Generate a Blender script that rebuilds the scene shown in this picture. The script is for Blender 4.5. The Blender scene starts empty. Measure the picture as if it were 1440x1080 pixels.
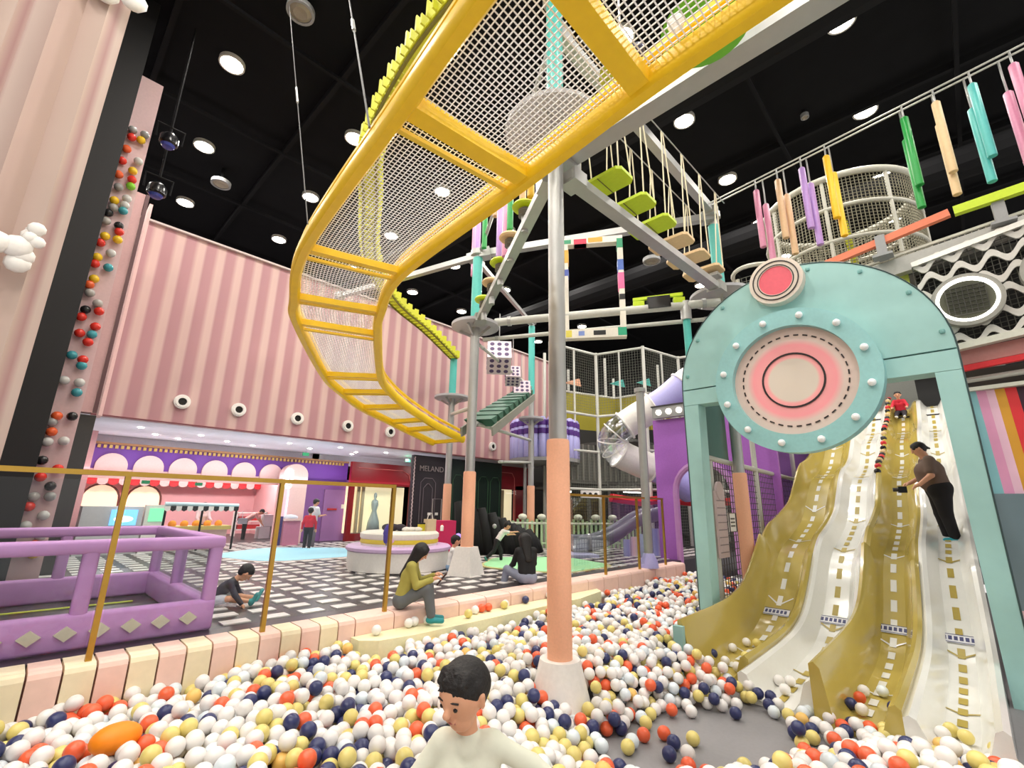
import bpy, bmesh, math, random
import numpy as np
from mathutils import Vector, Matrix, kdtree
random.seed(7); RNG = np.random.default_rng(7)
S = bpy.context.scene
COL = S.collection
PI = math.pi

# ---------------------------------------------------------------- camera, world, lights, exposure
cam = bpy.data.cameras.new('camera'); camo = bpy.data.objects.new('camera', cam); COL.objects.link(camo)
cam.sensor_width = 36.0; cam.lens = 655.0 / 1440.0 * 36.0; cam.clip_end = 200
R_, D_, F_ = Vector((.691, -.723, .016)), Vector((.194, .164, -.967)), Vector((.696, .672, .253))
F_.normalize(); R_ = (R_ - F_ * R_.dot(F_)).normalized(); U_ = R_.cross(F_)
camo.matrix_world = Matrix(((R_.x, U_.x, -F_.x, 0), (R_.y, U_.y, -F_.y, 0), (R_.z, U_.z, -F_.z, 1.6), (0, 0, 0, 1)))
S.camera = camo
S.view_settings.view_transform = 'Standard'; S.view_settings.look = 'None'
S.view_settings.gamma = 1.0; S.view_settings.use_curve_mapping = False
S.view_settings.exposure = 0.1
W = bpy.data.worlds.new('hall_light'); S.world = W; W.use_nodes = True
W.node_tree.nodes['Background'].inputs[0].default_value = (1.0, .97, .94, 1)
W.node_tree.nodes['Background'].inputs[1].default_value = 0.9
LAMP_POWER = 56.0
STORE_POWER = 60.0
CEIL_Z = 9.0
LAMPS = []
for j in range(-2, 6):
    for i in range(-3, 7):
        y = .25 + 2.6 * j; x = .55 + .08 * y + 2.3 * i
        if -7 < x < 15.5: LAMPS.append((x, y))
def lamp(name, loc, power, size, color=(1, .95, .88), rot=(0, 0, 0), shape='DISK', size_y=None):
    l = bpy.data.lights.new(name, 'AREA'); l.energy = power; l.shape = shape; l.size = size; l.color = color
    if size_y: l.size_y = size_y
    o = bpy.data.objects.new(name, l); o.location = loc; o.rotation_euler = rot; COL.objects.link(o)
    return o
for x, y in LAMPS: lamp('downlight_glow', (x, y, CEIL_Z - .13), LAMP_POWER, .3)
for x in (1.5, 3.6, 5.8, 7.8, 9.6):
    lamp('shop_glow', (x, 11.9, 2.9), STORE_POWER * .45, .5)
lamp('shop_ceiling_fill', (4.5, 13.1, 2.2), 26, 9, (.93, .92, 1), (PI, 0, 0), 'RECTANGLE', .3)  # this and the next: unseen upward lamps added to brighten the shop ceiling
lamp('shop_ceiling_fill', (4.5, 11.6, 2.2), 18, 9, (.93, .92, 1), (PI, 0, 0), 'RECTANGLE', .3)
for x in (2.0, 3.6, 5.2):
    lamp('shop_room_glow', (x, 16.0, 2.85), STORE_POWER * .95, .5, (1, .9, .88))
for y in (1.5, 4.0): lamp('play_frame_glow', (11.5, y + 2.5, 3.0), 28, .4)

# ---------------------------------------------------------------- materials
def s2l(c): return c / 12.92 if c <= .04045 else ((c + .055) / 1.055) ** 2.4
def rgb(r, g, b): return (s2l(r / 255), s2l(g / 255), s2l(b / 255), 1)
MATS = {}
def mat(name, col, rough=.5, metal=0.0, emit=0.0, noise=.06, scale=30.0, coat=0.0, bump=0.0, alpha=1.0, spec=.5):
    if name in MATS: return MATS[name]
    m = bpy.data.materials.new(name); m.use_nodes = True; nt = m.node_tree; n = nt.nodes; b = n['Principled BSDF']
    c = rgb(*col); m.diffuse_color = c
    b.inputs['Roughness'].default_value = rough; b.inputs['Metallic'].default_value = metal
    b.inputs['Coat Weight'].default_value = coat; b.inputs['Coat Roughness'].default_value = .08
    b.inputs['Specular IOR Level'].default_value = spec
    b.inputs['Base Color'].default_value = c
    if emit:
        b.inputs['Emission Color'].default_value = c; b.inputs['Emission Strength'].default_value = emit
    elif noise or bump:
        t = n.new('ShaderNodeTexNoise'); t.inputs['Scale'].default_value = scale; t.inputs['Detail'].default_value = 3
        tc = n.new('ShaderNodeTexCoord'); nt.links.new(tc.outputs['Object'], t.inputs['Vector'])
        if noise:
            mx = n.new('ShaderNodeMix'); mx.data_type = 'RGBA'
            mx.inputs['A'].default_value = tuple(v * (1 - noise * 1.5) for v in c[:3]) + (1,)
            mx.inputs['B'].default_value = tuple(min(1, v * (1 + noise * 1.5)) for v in c[:3]) + (1,)
            nt.links.new(t.outputs['Fac'], mx.inputs['Factor']); nt.links.new(mx.outputs['Result'], b.inputs['Base Color'])
        if bump:
            bp = n.new('ShaderNodeBump'); bp.inputs['Strength'].default_value = bump; bp.inputs['Distance'].default_value = .01
            nt.links.new(t.outputs['Fac'], bp.inputs['Height']); nt.links.new(bp.outputs['Normal'], b.inputs['Normal'])
    if alpha < 1: b.inputs['Alpha'].default_value = alpha
    MATS[name] = m; return m
def glass(name, tint=(.95, .97, .97), rough=0.0, mixf=.012):
    if name in MATS: return MATS[name]
    m = bpy.data.materials.new(name); m.use_nodes = True; nt = m.node_tree; n = nt.nodes
    for x in list(n): n.remove(x)
    o = n.new('ShaderNodeOutputMaterial'); t = n.new('ShaderNodeBsdfTransparent'); g = n.new('ShaderNodeBsdfGlossy')
    t.inputs[0].default_value = tint + (1,); g.inputs['Roughness'].default_value = rough
    fr = n.new('ShaderNodeFresnel'); fr.inputs[0].default_value = 1.25
    ad = n.new('ShaderNodeMath'); ad.operation = 'MULTIPLY_ADD'; ad.inputs[1].default_value = .3; ad.inputs[2].default_value = mixf; ad.use_clamp = True
    mx = n.new('ShaderNodeMixShader'); nt.links.new(fr.outputs[0], ad.inputs[0]); nt.links.new(ad.outputs[0], mx.inputs[0])
    nt.links.new(t.outputs[0], mx.inputs[1]); nt.links.new(g.outputs[0], mx.inputs[2]); nt.links.new(mx.outputs[0], o.inputs[0])
    MATS[name] = m; return m
def ramp_mat(name, axis, stops, rough=.5, period=None, interp='LINEAR', radial=None, coat=0, stripes_noise=0):
    """colour bands along one object axis (flat print); radial=(cy,cz) uses distance in the YZ plane"""
    m = bpy.data.materials.new(name); m.use_nodes = True; nt = m.node_tree; n = nt.nodes; b = n['Principled BSDF']
    b.inputs['Roughness'].default_value = rough; b.inputs['Coat Weight'].default_value = coat
    tc = n.new('ShaderNodeTexCoord'); sp = n.new('ShaderNodeSeparateXYZ'); nt.links.new(tc.outputs['Object'], sp.inputs[0])
    if radial is not None:
        vm = n.new('ShaderNodeVectorMath'); vm.operation = 'MULTIPLY'; vm.inputs[1].default_value = (0, 1, 1)
        nt.links.new(tc.outputs['Object'], vm.inputs[0])
        vl = n.new('ShaderNodeVectorMath'); vl.operation = 'LENGTH'; nt.links.new(vm.outputs[0], vl.inputs[0]); v = vl.outputs['Value']
    else: v = sp.outputs[axis]
    if period:
        d = n.new('ShaderNodeMath'); d.operation = 'DIVIDE'; d.inputs[1].default_value = period; nt.links.new(v, d.inputs[0])
        fr = n.new('ShaderNodeMath'); fr.operation = 'FRACT'; nt.links.new(d.outputs[0], fr.inputs[0]); v = fr.outputs[0]
    r = n.new('ShaderNodeValToRGB'); r.color_ramp.interpolation = interp
    while len(r.color_ramp.elements) < len(stops): r.color_ramp.elements.new(.5)
    for e, (p, c) in zip(r.color_ramp.elements, stops): e.position = p; e.color = rgb(*c)
    nt.links.new(v, r.inputs[0])
    out = r.outputs[0]
    if stripes_noise:
        t = n.new('ShaderNodeTexNoise'); t.inputs['Scale'].default_value = .5; t.inputs['Detail'].default_value = 4
        nt.links.new(tc.outputs['Object'], t.inputs['Vector'])
        mr = n.new('ShaderNodeMapRange'); mr.inputs['To Min'].default_value = 1 - stripes_noise; mr.inputs['To Max'].default_value = 1 + stripes_noise
        nt.links.new(t.outputs['Fac'], mr.inputs['Value'])
        mu = n.new('ShaderNodeVectorMath'); mu.operation = 'SCALE'; nt.links.new(out, mu.inputs[0]); nt.links.new(mr.outputs[0], mu.inputs['Scale']); out = mu.outputs[0]
    nt.links.new(out, b.inputs['Base Color']); MATS[name] = m; return m

yellow = mat('yellow_vinyl', (250, 204, 26), .42, bump=.15, scale=12)
yellow2 = mat('lemon_padding', (240, 205, 60), .5)
net_w = mat('white_net_cord', (244, 244, 244), .7, noise=0)
net_g = mat('grey_net_cord', (120, 122, 112), .8, noise=0)
net_k = mat('black_net_cord', (40, 40, 38), .8, noise=0)
steel = mat('galvanised_steel', (178, 178, 176), .38, .55, scale=8)
pipe_w = mat('pale_grey_pipe', (196, 196, 188), .5, .1)
peach = mat('peach_foam', (238, 176, 142), .55, scale=60)
white = mat('white_vinyl', (236, 232, 226), .45)
offw = mat('cream_vinyl', (232, 222, 196), .5)
teal_v = mat('pale_teal_vinyl', (158, 202, 198), .5, scale=5, bump=.05)
teal_e = mat('teal_edge_vinyl', (124, 176, 172), .5)
teal_p = mat('turquoise_pipe', (84, 188, 178), .35)
lime = mat('lime_board', (190, 214, 22), .45)
tan = mat('tan_board', (222, 190, 144), .5)
black = mat('black_paint', (16, 16, 17), .6, noise=.2)
blackg = mat('black_gloss', (22, 22, 24), .25)
olive = mat('olive_gloss_plastic', (186, 166, 84), .22, coat=.6, scale=3, noise=.04)
slidew = mat('white_gloss_plastic', (232, 232, 226), .22, coat=.6, noise=.02)
purple = mat('purple_panel', (172, 104, 200), .5)
purple_d = mat('violet_fascia', (118, 66, 166), .5)
lilac = mat('lilac_padding', (196, 142, 204), .45, bump=.1, scale=9)
lav = mat('lavender_plastic', (176, 172, 226), .35)
gold = mat('brushed_gold', (188, 150, 66), .3, .75)
pink = mat('soft_pink_panel', (226, 168, 170), .6)
pinkl = mat('pale_pink_panel', (238, 200, 196), .6)
bump_p = mat('peach_pink_vinyl', (240, 204, 190), .5, bump=.08, scale=14)
bump_c = mat('cream_padded_vinyl', (240, 226, 192), .5, bump=.08, scale=14)
red = mat('dark_red_panel', (134, 16, 30), .35)
redb = mat('bright_red', (214, 36, 44), .45)
green = mat('leaf_green', (24, 150, 60), .4)
violet = mat('orchid_tube', (178, 140, 206), .4)
rose = mat('rose_tube', (204, 130, 160), .4)
dark = mat('charcoal_panel', (46, 42, 46), .4)
greeng = mat('dark_green_panel', (22, 40, 34), .35)
skin = mat('skin', (222, 164, 130), .5, noise=.03)
hairm = mat('black_hair', (20, 16, 16), .62, noise=.25, scale=90, bump=.5)
grey = mat('grey_plate', (150, 150, 150), .5)
navy = mat('navy_ball', (46, 52, 96), .3)
glassm = glass('clear_glass')
glow_w = mat('lamp_lens', (255, 246, 232), emit=30.0)
glow_c = mat('display_light', (250, 232, 190), emit=.75)
bulb = mat('frosted_bulb', (240, 244, 244), .3, noise=0)

# ---------------------------------------------------------------- mesh helpers
ORG = {}
def _par(o, parent):
    if parent is not None:
        o.parent = parent; return ORG.get(parent.name, Vector((0, 0, 0)))
    return None
def mesh(name, V, Fc, mats, parent=None, midx=None, smooth=False, auto=None):
    me = bpy.data.meshes.new(name)
    V = np.asarray(V, float)
    org = Vector((0, 0, 0))
    if parent is not None: org = ORG.get(parent.name, org)
    me.from_pydata((V - np.array(org)).tolist(), [], Fc)
    for m in (mats if isinstance(mats, (list, tuple)) else [mats]): me.materials.append(m)
    if midx is not None: me.polygons.foreach_set('material_index', np.asarray(midx, np.int32))
    if smooth: me.polygons.foreach_set('use_smooth', np.ones(len(me.polygons), bool))
    me.update()
    o = bpy.data.objects.new(name, me); COL.objects.link(o)
    if parent is not None: o.parent = parent
    ORG[o.name] = org
    if smooth == 'auto':
        try: me.set_sharp_from_angle(angle=.7)
        except Exception: pass
    return o
def thing(name, loc=(0, 0, 0), label=None, cat=None, group=None):
    o = bpy.data.objects.new(name, None); COL.objects.link(o); o.location = loc; o.empty_display_size = .1
    ORG[o.name] = Vector(loc)
    return tag(o, label, cat, group)
def tag(o, label=None, cat=None, group=None, kind=None):
    if label: o['label'] = label
    if cat: o['category'] = cat
    if group: o['group'] = group
    if kind: o['kind'] = kind
    return o
def frame_of(d):
    d = Vector(d).normalized(); a = Vector((0, 0, 1)) if abs(d.z) < .95 else Vector((1, 0, 0))
    u = d.cross(a).normalized(); v = d.cross(u).normalized(); return u, v
class MB:
    def __init__(s): s.V = []; s.F = []; s.M = []
    def add(s, V, F, m=0):
        k = len(s.V); s.V += [tuple(v) for v in V]; s.F += [tuple(i + k for i in f) for f in F]; s.M += [m] * len(F); return s
    def box(s, c, size, rz=0.0, m=0, rot=None):
        hx, hy, hz = [x / 2 for x in size]
        pts = [Vector((x, y, z)) for x in (-hx, hx) for y in (-hy, hy) for z in (-hz, hz)]
        Mx = rot if rot is not None else Matrix.Rotation(rz, 3, 'Z')
        pts = [Mx @ p + Vector(c) for p in pts]
        return s.add(pts, [(0, 1, 3, 2), (4, 6, 7, 5), (0, 4, 5, 1), (2, 3, 7, 6), (0, 2, 6, 4), (1, 5, 7, 3)], m)
    def bar(s, p0, p1, w, h, m=0):
        p0, p1 = Vector(p0), Vector(p1); d = p1 - p0; u, v = frame_of(d); u *= w / 2; v *= h / 2
        P = [p + a * u + b * v for p in (p0, p1) for a, b in ((-1, -1), (1, -1), (1, 1), (-1, 1))]
        return s.add(P, [(3, 2, 1, 0), (4, 5, 6, 7), (0, 1, 5, 4), (1, 2, 6, 5), (2, 3, 7, 6), (3, 0, 4, 7)], m)
    def tube(s, pts, r, n=8, m=0, cap=True, closed=False):
        pts = [Vector(p) for p in pts]; k = len(pts); rr = r if isinstance(r, (list, tuple)) else [r] * k
        V = []; u = None
        for i, p in enumerate(pts):
            if closed: d = pts[(i + 1) % k] - pts[i - 1]
            else: d = pts[min(i + 1, k - 1)] - pts[max(i - 1, 0)]
            d = d.normalized() if d.length > 1e-9 else Vector((0, 0, 1))
            if u is None: u, _ = frame_of(d)
            u = (u - d * u.dot(d)).normalized(); v = d.cross(u)
            V += [p + (u * math.cos(2 * PI * j / n) + v * math.sin(2 * PI * j / n)) * rr[i] for j in range(n)]
        F = []
        for i in range(k if closed else k - 1):
            a, b = i * n, ((i + 1) % k) * n
            F += [(a + j, a + (j + 1) % n, b + (j + 1) % n, b + j) for j in range(n)]
        if cap and not closed: F += [tuple(range(n))[::-1], tuple((k - 1) * n + j for j in range(n))]
        return s.add(V, F, m)
    def cyl(s, p0, p1, r0, r1=None, n=16, m=0): return s.tube([p0, p1], [r0, r0 if r1 is None else r1], n, m)
    def lathe(s, c, prof, n=20, m=0, arc=2 * PI, start=0):
        """prof: list of (r,z) about vertical axis through c"""
        c = Vector(c); k = len(prof); full = abs(arc - 2 * PI) < 1e-6; nn = n if full else n + 1
        V = [c + Vector((r * math.cos(start + arc * j / n), r * math.sin(start + arc * j / n), z)) for r, z in prof for j in range(nn)]
        F = [(i * nn + j, i * nn + (j + 1) % nn, (i + 1) * nn + (j + 1) % nn, (i + 1) * nn + j) for i in range(k - 1) for j in range(n)]
        s.add(V, F, m)
        if full:
            b = len(s.V) - len(V)
            s.F += [tuple(b + j for j in range(nn))[::-1], tuple(b + (k - 1) * nn + j for j in range(nn))]; s.M += [m, m]
        return s
    def prism(s, poly, ax, a, b, m=0):
        """poly in the plane normal to axis ax (0 x,1 y,2 z); extruded from a to b"""
        def P(q, t): return [(t, q[0], q[1]), (q[0], t, q[1]), (q[0], q[1], t)][ax]
        n = len(poly); V = [P(q, a) for q in poly] + [P(q, b) for q in poly]
        F = [tuple(range(n))[::-1], tuple(range(n, 2 * n))] + [(i, (i + 1) % n, n + (i + 1) % n, n + i) for i in range(n)]
        return s.add(V, F, m)
    def ring(s, c, ro, ri, ax, a, b, n=40, m=0):
        """flat annulus with depth, in plane normal to ax; c = 2-d centre"""
        V = []
        def P(q, t): return [(t, q[0], q[1]), (q[0], t, q[1]), (q[0], q[1], t)][ax]
        for t in (a, b):
            for r in (ro, ri):
                V += [P((c[0] + r * math.cos(2 * PI * j / n), c[1] + r * math.sin(2 * PI * j / n)), t) for j in range(n)]
        F = []
        for j in range(n):
            k = (j + 1) % n
            F += [(j, k, n + k, n + j), (2 * n + j, 3 * n + j, 3 * n + k, 2 * n + k), (j, 2 * n + j, 2 * n + k, k), (n + j, n + k, 3 * n + k, 3 * n + j)]
        return s.add(V, F, m)
    def ball(s, c, r, m=0, seg=8, sc=(1, 1, 1)):
        c = Vector(c); V = [c + Vector((0, 0, r * sc[2]))]; F = []
        for i in range(1, seg):
            for j in range(2 * seg):
                a, b = PI * i / seg, PI * j / seg
                V.append(c + Vector((r * sc[0] * math.sin(a) * math.cos(b), r * sc[1] * math.sin(a) * math.sin(b), r * sc[2] * math.cos(a))))
        V.append(c - Vector((0, 0, r * sc[2]))); N = 2 * seg
        F += [(0, 1 + j, 1 + (j + 1) % N) for j in range(N)]
        for i in range(seg - 2):
            F += [(1 + i * N + j, 1 + (i + 1) * N + j, 1 + (i + 1) * N + (j + 1) % N, 1 + i * N + (j + 1) % N) for j in range(N)]
        e = len(V) - 1; F += [(e, e - 1 - j, e - 1 - (j + 1) % N) for j in range(N)]
        return s.add(V, F, m)
    def build(s, name, mats, parent=None, smooth=False, kind=None):
        o = mesh(name, s.V, s.F, mats, parent, s.M, smooth)
        if kind: o['kind'] = kind
        return o
def one(name, mats, parent, fn, *a, smooth=False, kind=None, **k):
    b = MB(); getattr(b, fn)(*a, **k); return b.build(name, mats, parent, smooth, kind)
def net(p00, p10, p11, p01, pitch, r, diag=False):
    """cords of a rectangular net stretched over a quad, as thin 3-sided tubes"""
    b = MB(); A, B, Cc, Dd = [Vector(p) for p in (p00, p10, p11, p01)]
    f = lambda u, v: (A * (1 - u) + B * u) * (1 - v) + (Dd * (1 - u) + Cc * u) * v
    w = ((B - A).length + (Cc - Dd).length) / 2; h = ((Dd - A).length + (Cc - B).length) / 2
    nu, nv = max(2, round(w / pitch)), max(2, round(h / pitch))
    if not diag:
        for i in range(nu + 1): b.tube([f(i / nu, 0), f(i / nu, 1)], r, 3, cap=False)
        for j in range(nv + 1): b.tube([f(0, j / nv), f(1, j / nv)], r, 3, cap=False)
    else:
        for k in range(-nv, nu + 1):
            i0, i1 = max(0, k), min(nu, k + nv)
            if i1 > i0:
                b.tube([f(i0 / nu, (i0 - k) / nv), f(i1 / nu, (i1 - k) / nv)], r, 3, cap=False)
                b.tube([f(i0 / nu, 1 - (i0 - k) / nv), f(i1 / nu, 1 - (i1 - k) / nv)], r, 3, cap=False)
    return b
def copy_of(o, parent=None, loc=None):
    c = o.copy(); COL.objects.link(c); ORG[c.name] = ORG.get(o.name, Vector((0, 0, 0)))
    if parent is not None: c.parent = parent
    if loc is not None: c.location = loc
    return c
def dup(root, loc, rotz=0.0, label=None, group=None):
    r = copy_of(root, None, loc); r.rotation_euler = (0, 0, rotz)
    if label: r['label'] = label
    if group: r['group'] = group
    for ch in list(root.children):
        c = copy_of(ch, r)
        for g in list(ch.children): copy_of(g, c)
    return r
def spline(pts, n):
    """Catmull-Rom through pts, n samples per span"""
    P = [np.array(p, float) for p in pts]; P = [2 * P[0] - P[1]] + P + [2 * P[-1] - P[-2]]; out = []
    for i in range(1, len(P) - 2):
        for k in range(n):
            t = k / n; a, b, c, d = P[i - 1], P[i], P[i + 1], P[i + 2]
            out.append(.5 * (2 * b + (c - a) * t + (2 * a - 5 * b + 4 * c - d) * t * t + (3 * b - a - 3 * c + d) * t ** 3))
    out.append(P[-2]); return out
def text(name, body, size, loc, rot, m, parent, depth=.004):
    cu = bpy.data.curves.new(name, 'FONT'); cu.body = body; cu.size = size; cu.extrude = depth; cu.align_x = 'CENTER'; cu.align_y = 'CENTER'
    cu.materials.append(m); o0 = bpy.data.objects.new(name, cu); COL.objects.link(o0); dg = bpy.context.evaluated_depsgraph_get(); me = bpy.data.meshes.new_from_object(o0.evaluated_get(dg))
    bpy.data.objects.remove(o0); o = bpy.data.objects.new(name, me); COL.objects.link(o)
    if parent is not None: o.parent = parent; o.location = Vector(loc) - ORG[parent.name]
    else: o.location = loc
    o.rotation_euler = rot; return o

# ---------------------------------------------------------------- the setting
FZ = .55                                   # platform floor level; the ball pit floor is at 0
def struct(name, b, m, parent=None, smooth=False):
    o = b.build(name, m, parent, smooth)
    if parent is None: o['kind'] = 'structure'
    return o
floor_dark = mat('dark_floor_vinyl', (52, 48, 50), .35, noise=.12, scale=6)
pitgrey = mat('grey_pit_mat', (134, 132, 134), .6, noise=.05)
floor = struct('floor', MB().box((7, 12.55, .27), (26, 15.9, .56)), floor_dark)
struct('floor_pit', MB().box((6.5, -.2, -.05), (16, 9.58, .1)), pitgrey)
tile_m = mat('white_floor_tile', (232, 226, 222), .3, noise=.03)
tiles = []
for i in range(-3, 34):
    for j in range(0, 27):
        x, y = 1.6 + .345 * i, 4.95 + .34 * j
        if x < 1.45 and y < 7.4: continue
        if y > 13.0 and x > 5.6: continue
        if (x - 4.9) ** 2 + (y - 7.15) ** 2 < .72 or (x - 7.15) ** 2 + (y - 6.0) ** 2 < 1.2 or (x - 4.3) ** 2 + (y - 10.45) ** 2 < 1.7: continue
        if y > 10.3 and x > 7.2: continue
        tiles.append((x * x + y * y, x, y))
tiles.sort()
t0 = None
def tile_b(x, y): return MB().box((x, y, FZ + .004), (.225, .155, .012))
for k, (_, x, y) in enumerate(tiles[:290]):
    if t0 is None:
        t0 = tile_b(0, 0).build('tile', tile_m, floor); t0.location = (x, y, 0)
    else: copy_of(t0, floor, (x, y, 0))
tb = MB()
for _, x, y in tiles[290:]: tb.box((x, y, FZ + .004), (.225, .155, .012))
tb.build('tiles', tile_m, floor, kind='stuff')

wall_pink = ramp_mat('pink_striped_paper', 0, [(0, (180, 132, 137)), (.4, (184, 136, 140)), (.62, (210, 177, 170)), (.88, (208, 174, 168)), (1, (180, 132, 137))], .6, period=.36, stripes_noise=.10)
struct('wall_back', MB().box((7.0, 10.6, 4.865), (12.7, .2, 3.77)), wall_pink)
trimw = mat('white_trim', (206, 190, 186), .6)
struct('trim_1', MB().box((7.0, 10.58, 6.765), (12.7, .3, .04)), trimw)
struct('trim_2', MB().box((7.0, 10.49, 2.985), (12.7, .03, .025)), mat('maroon_trim', (120, 60, 66), .5))
wl = struct('wall_left', MB().box((.32, 9.6, 4.8), (.56, .2, 3.85)), mat('pink_wall_paint', (196, 154, 152), .6))
struct('trim_3', MB().box((.63, 9.5, 4.8), (.05, .05, 3.85)), mat('brown_reveal', (90, 56, 58), .5))
struct('trim_4', MB().box((.72, 9.9, 4.8), (.05, .3, 3.85)), pinkl)
ceil = struct('ceiling', MB().box((5, 5, CEIL_Z + .1), (34, 34, .2)), mat('black_ceiling', (15, 15, 17), .9, noise=.2, scale=3, spec=.2))
struct('wall_far', MB().box((7, 20.6, 4.5), (30, .2, 9)), black)
struct('wall_upper', MB().box((7, 15.0, 6.1), (30, .15, 5.8)), black)
struct('wall_right', MB().box((21, 5, 4.5), (.2, 34, 9)), mat('dark_hall_wall', (38, 38, 40), .7))
struct('wall_side', MB().box((-7, 8, 4.5), (.2, 26, 9)), black)
struct('ceiling_shop', MB().box((3, 15.5, 3.03), (20.5, 9.98, .1)), mat('white_shop_ceiling', (226, 224, 232), .5))
# dark steelwork and ducts under the ceiling
duct = mat('dark_duct', (21, 21, 23), .85, spec=.2)
cb = MB()
for i in range(9): cb.box((-2 + 2.3 * i, 5, 8.85), (.08, 26, .14))
for j in range(9): cb.box((5, -1 + 2.6 * j, 8.78), (26, .06, .06))
cb.tube([(6.2, 16, 8.1), (6.2, 9, 8.1), (6.2, -4, 8.1)], .34, 12)
cb.tube([(11.2, 16, 8.0), (11.2, -6, 8.0)], .3, 12)
struct('ceiling_ducts', cb, duct, ceil)

# pillar with padded pink wrap and the black column behind it
struct('pillar_black', MB().box((-.32, 7.95, 4.75), (.9, .3, 8.5)), black)
struct('pillar_dark', MB().box((.22, 9.75, 1.7), (.9, .25, 2.3)), mat('smoked_panel', (52, 48, 46), .2))
dr = ramp_mat('pink_drape_print', 0, [(0, (186, 160, 150)), (.5, (190, 168, 156)), (.62, (168, 132, 130)), (.7, (192, 172, 162)), (1, (186, 160, 150))], .8, period=.55, stripes_noise=.1)
b = MB(); n = 40
pts = [(-3.2 + 3.08 * i / n, 5.5 - .05 * math.sin(i * 1.7) - .03 * math.sin(i * .6)) for i in range(n + 1)]
V = []; F = []
for zi in range(9):
    z = FZ + 1.05 * zi
    V += [(x, y - .015 * zi, z) for x, y in pts]
for zi in range(8):
    F += [(zi * (n + 1) + i, zi * (n + 1) + i + 1, (zi + 1) * (n + 1) + i + 1, (zi + 1) * (n + 1) + i) for i in range(n)]
b.add(V, F); b.box((-1.7, 5.72, 4.7), (3.0, .2, 8.4))
drape = b.build('fabric_drape', dr, smooth='auto')
tag(drape, 'tall pale pink fabric wrap hanging in soft folds over the pillar beside the black column', 'drape')
for k, (x, z, r) in enumerate([(-.24, 6.5, .2), (-.42, 3.5, .16), (-.26, 3.72, .1)]):
    bb = MB()
    for q in range(7):
        a = RNG.uniform(0, 2 * PI); bb.ball((x + .6 * r * math.cos(a), 5.3 + RNG.uniform(-.03, .03), z + .6 * r * math.sin(a)), r * RNG.uniform(.4, .65), seg=5, sc=(1, .5, 1))
    o = bb.build('paper_pompom', white, smooth=True)
    tag(o, ['white crumpled paper pompom at the top edge of the pink drape', 'larger white paper pompom pinned halfway up the pink drape', 'smaller white paper pompom beside the one halfway up the drape'][k], 'pompom')

# ---------------------------------------------------------------- ball wall strip by the black column
bw = thing('ball_rack', (.3, 7.9, FZ), 'tall narrow rack of coloured and clear balls along the black column', 'rack')
one('backing_board', mat('pale_board', (206, 176, 176), .6), bw, 'box', (.25, 8.02, 4.2), (.3, .04, 7.2))
cols = [((216, 52, 40), 'red'), ((232, 190, 40), 'yellow'), ((150, 150, 148), 'clear'), ((196, 196, 192), 'clear'), ((170, 166, 160), 'clear'), ((30, 30, 32), 'black'), ((60, 150, 160), 'teal'), ((226, 96, 50), 'orange'), ((130, 200, 50), 'green')]
bmesh0 = {}
for k in range(58):
    for q in range(2):
        if RNG.random() < .46: continue
        c, nm = cols[int(RNG.choice(9, p=[.17, .1, .16, .17, .1, .1, .06, .1, .04]))]
        z = .75 + k * .108 + RNG.uniform(-.02, .02); x = .18 + .13 * q + RNG.uniform(-.02, .02)
        key = c
        if key not in bmesh0:
            o = MB().ball((0, 0, 0), .056, seg=6).build('ball', mat('rack_ball_%s_%d' % (nm, c[0]), c, .25, noise=0), bw, True)
            me = o.data; off = np.zeros(len(me.vertices) * 3); me.vertices.foreach_get('co', off)
            off = off.reshape(-1, 3) + np.array(ORG[bw.name]); me.vertices.foreach_set('co', off.ravel()); bmesh0[key] = o
        else: o = copy_of(bmesh0[key], bw)
        o.location = Vector((x, 7.93, z)) - Vector(ORG[bw.name])

# ---------------------------------------------------------------- padded bumper along the pit (each pad a part)
bum = thing('pit_bumper', (2, 4.5, 0), 'long padded kerb of pink and cream cushions between ball pit and tiled floor', 'bumper')
x = -.9; k = 0
while x < 9.3:
    w = .168 if x < 2.35 else .42
    m_ = (bump_p if k % 2 else bump_c) if x < 2.35 else bump_p
    bb = MB(); g = .006; d = .012; x0, x1, y0, y1, z1 = x + g, x + w - g, 4.36, 4.62, FZ
    prof = [(y0, 0), (y0, z1 - .04), (y0 + .012, z1 - .012), (y0 + .04, z1), (y1, z1 + .004), (y1, 0)]
    bb.add([(x0 + d * (i in ()), y, z) for i, (y, z) in enumerate(prof)] + [(x1, y, z) for y, z in prof],
           [(0, 1, 2, 3, 4, 5), (11, 10, 9, 8, 7, 6)] + [(i, 6 + i, 6 + (i + 1) % 6, (i + 1) % 6) for i in range(6)])
    bb.build('cushion', m_, bum)
    x += w; k += 1
one('backing_rail', mat('dark_seam', (120, 84, 76), .8), bum, 'box', (4.2, 4.5, .26), (10.2, .2, .5))
# step below the bumper
poly = [(2.42, 4.2), (2.55, 4.08), (2.9, 4.03), (5.6, 4.05), (6.3, 4.18), (6.45, 4.355), (2.42, 4.355)]
step = MB().prism(poly, 2, 0.0, .4).build('pit_step', mat('pale_yellow_step_vinyl', (238, 232, 190), .45, bump=.05))
tag(step, 'long pale yellow padded step in the ball pit below the bumper', 'step')

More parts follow.
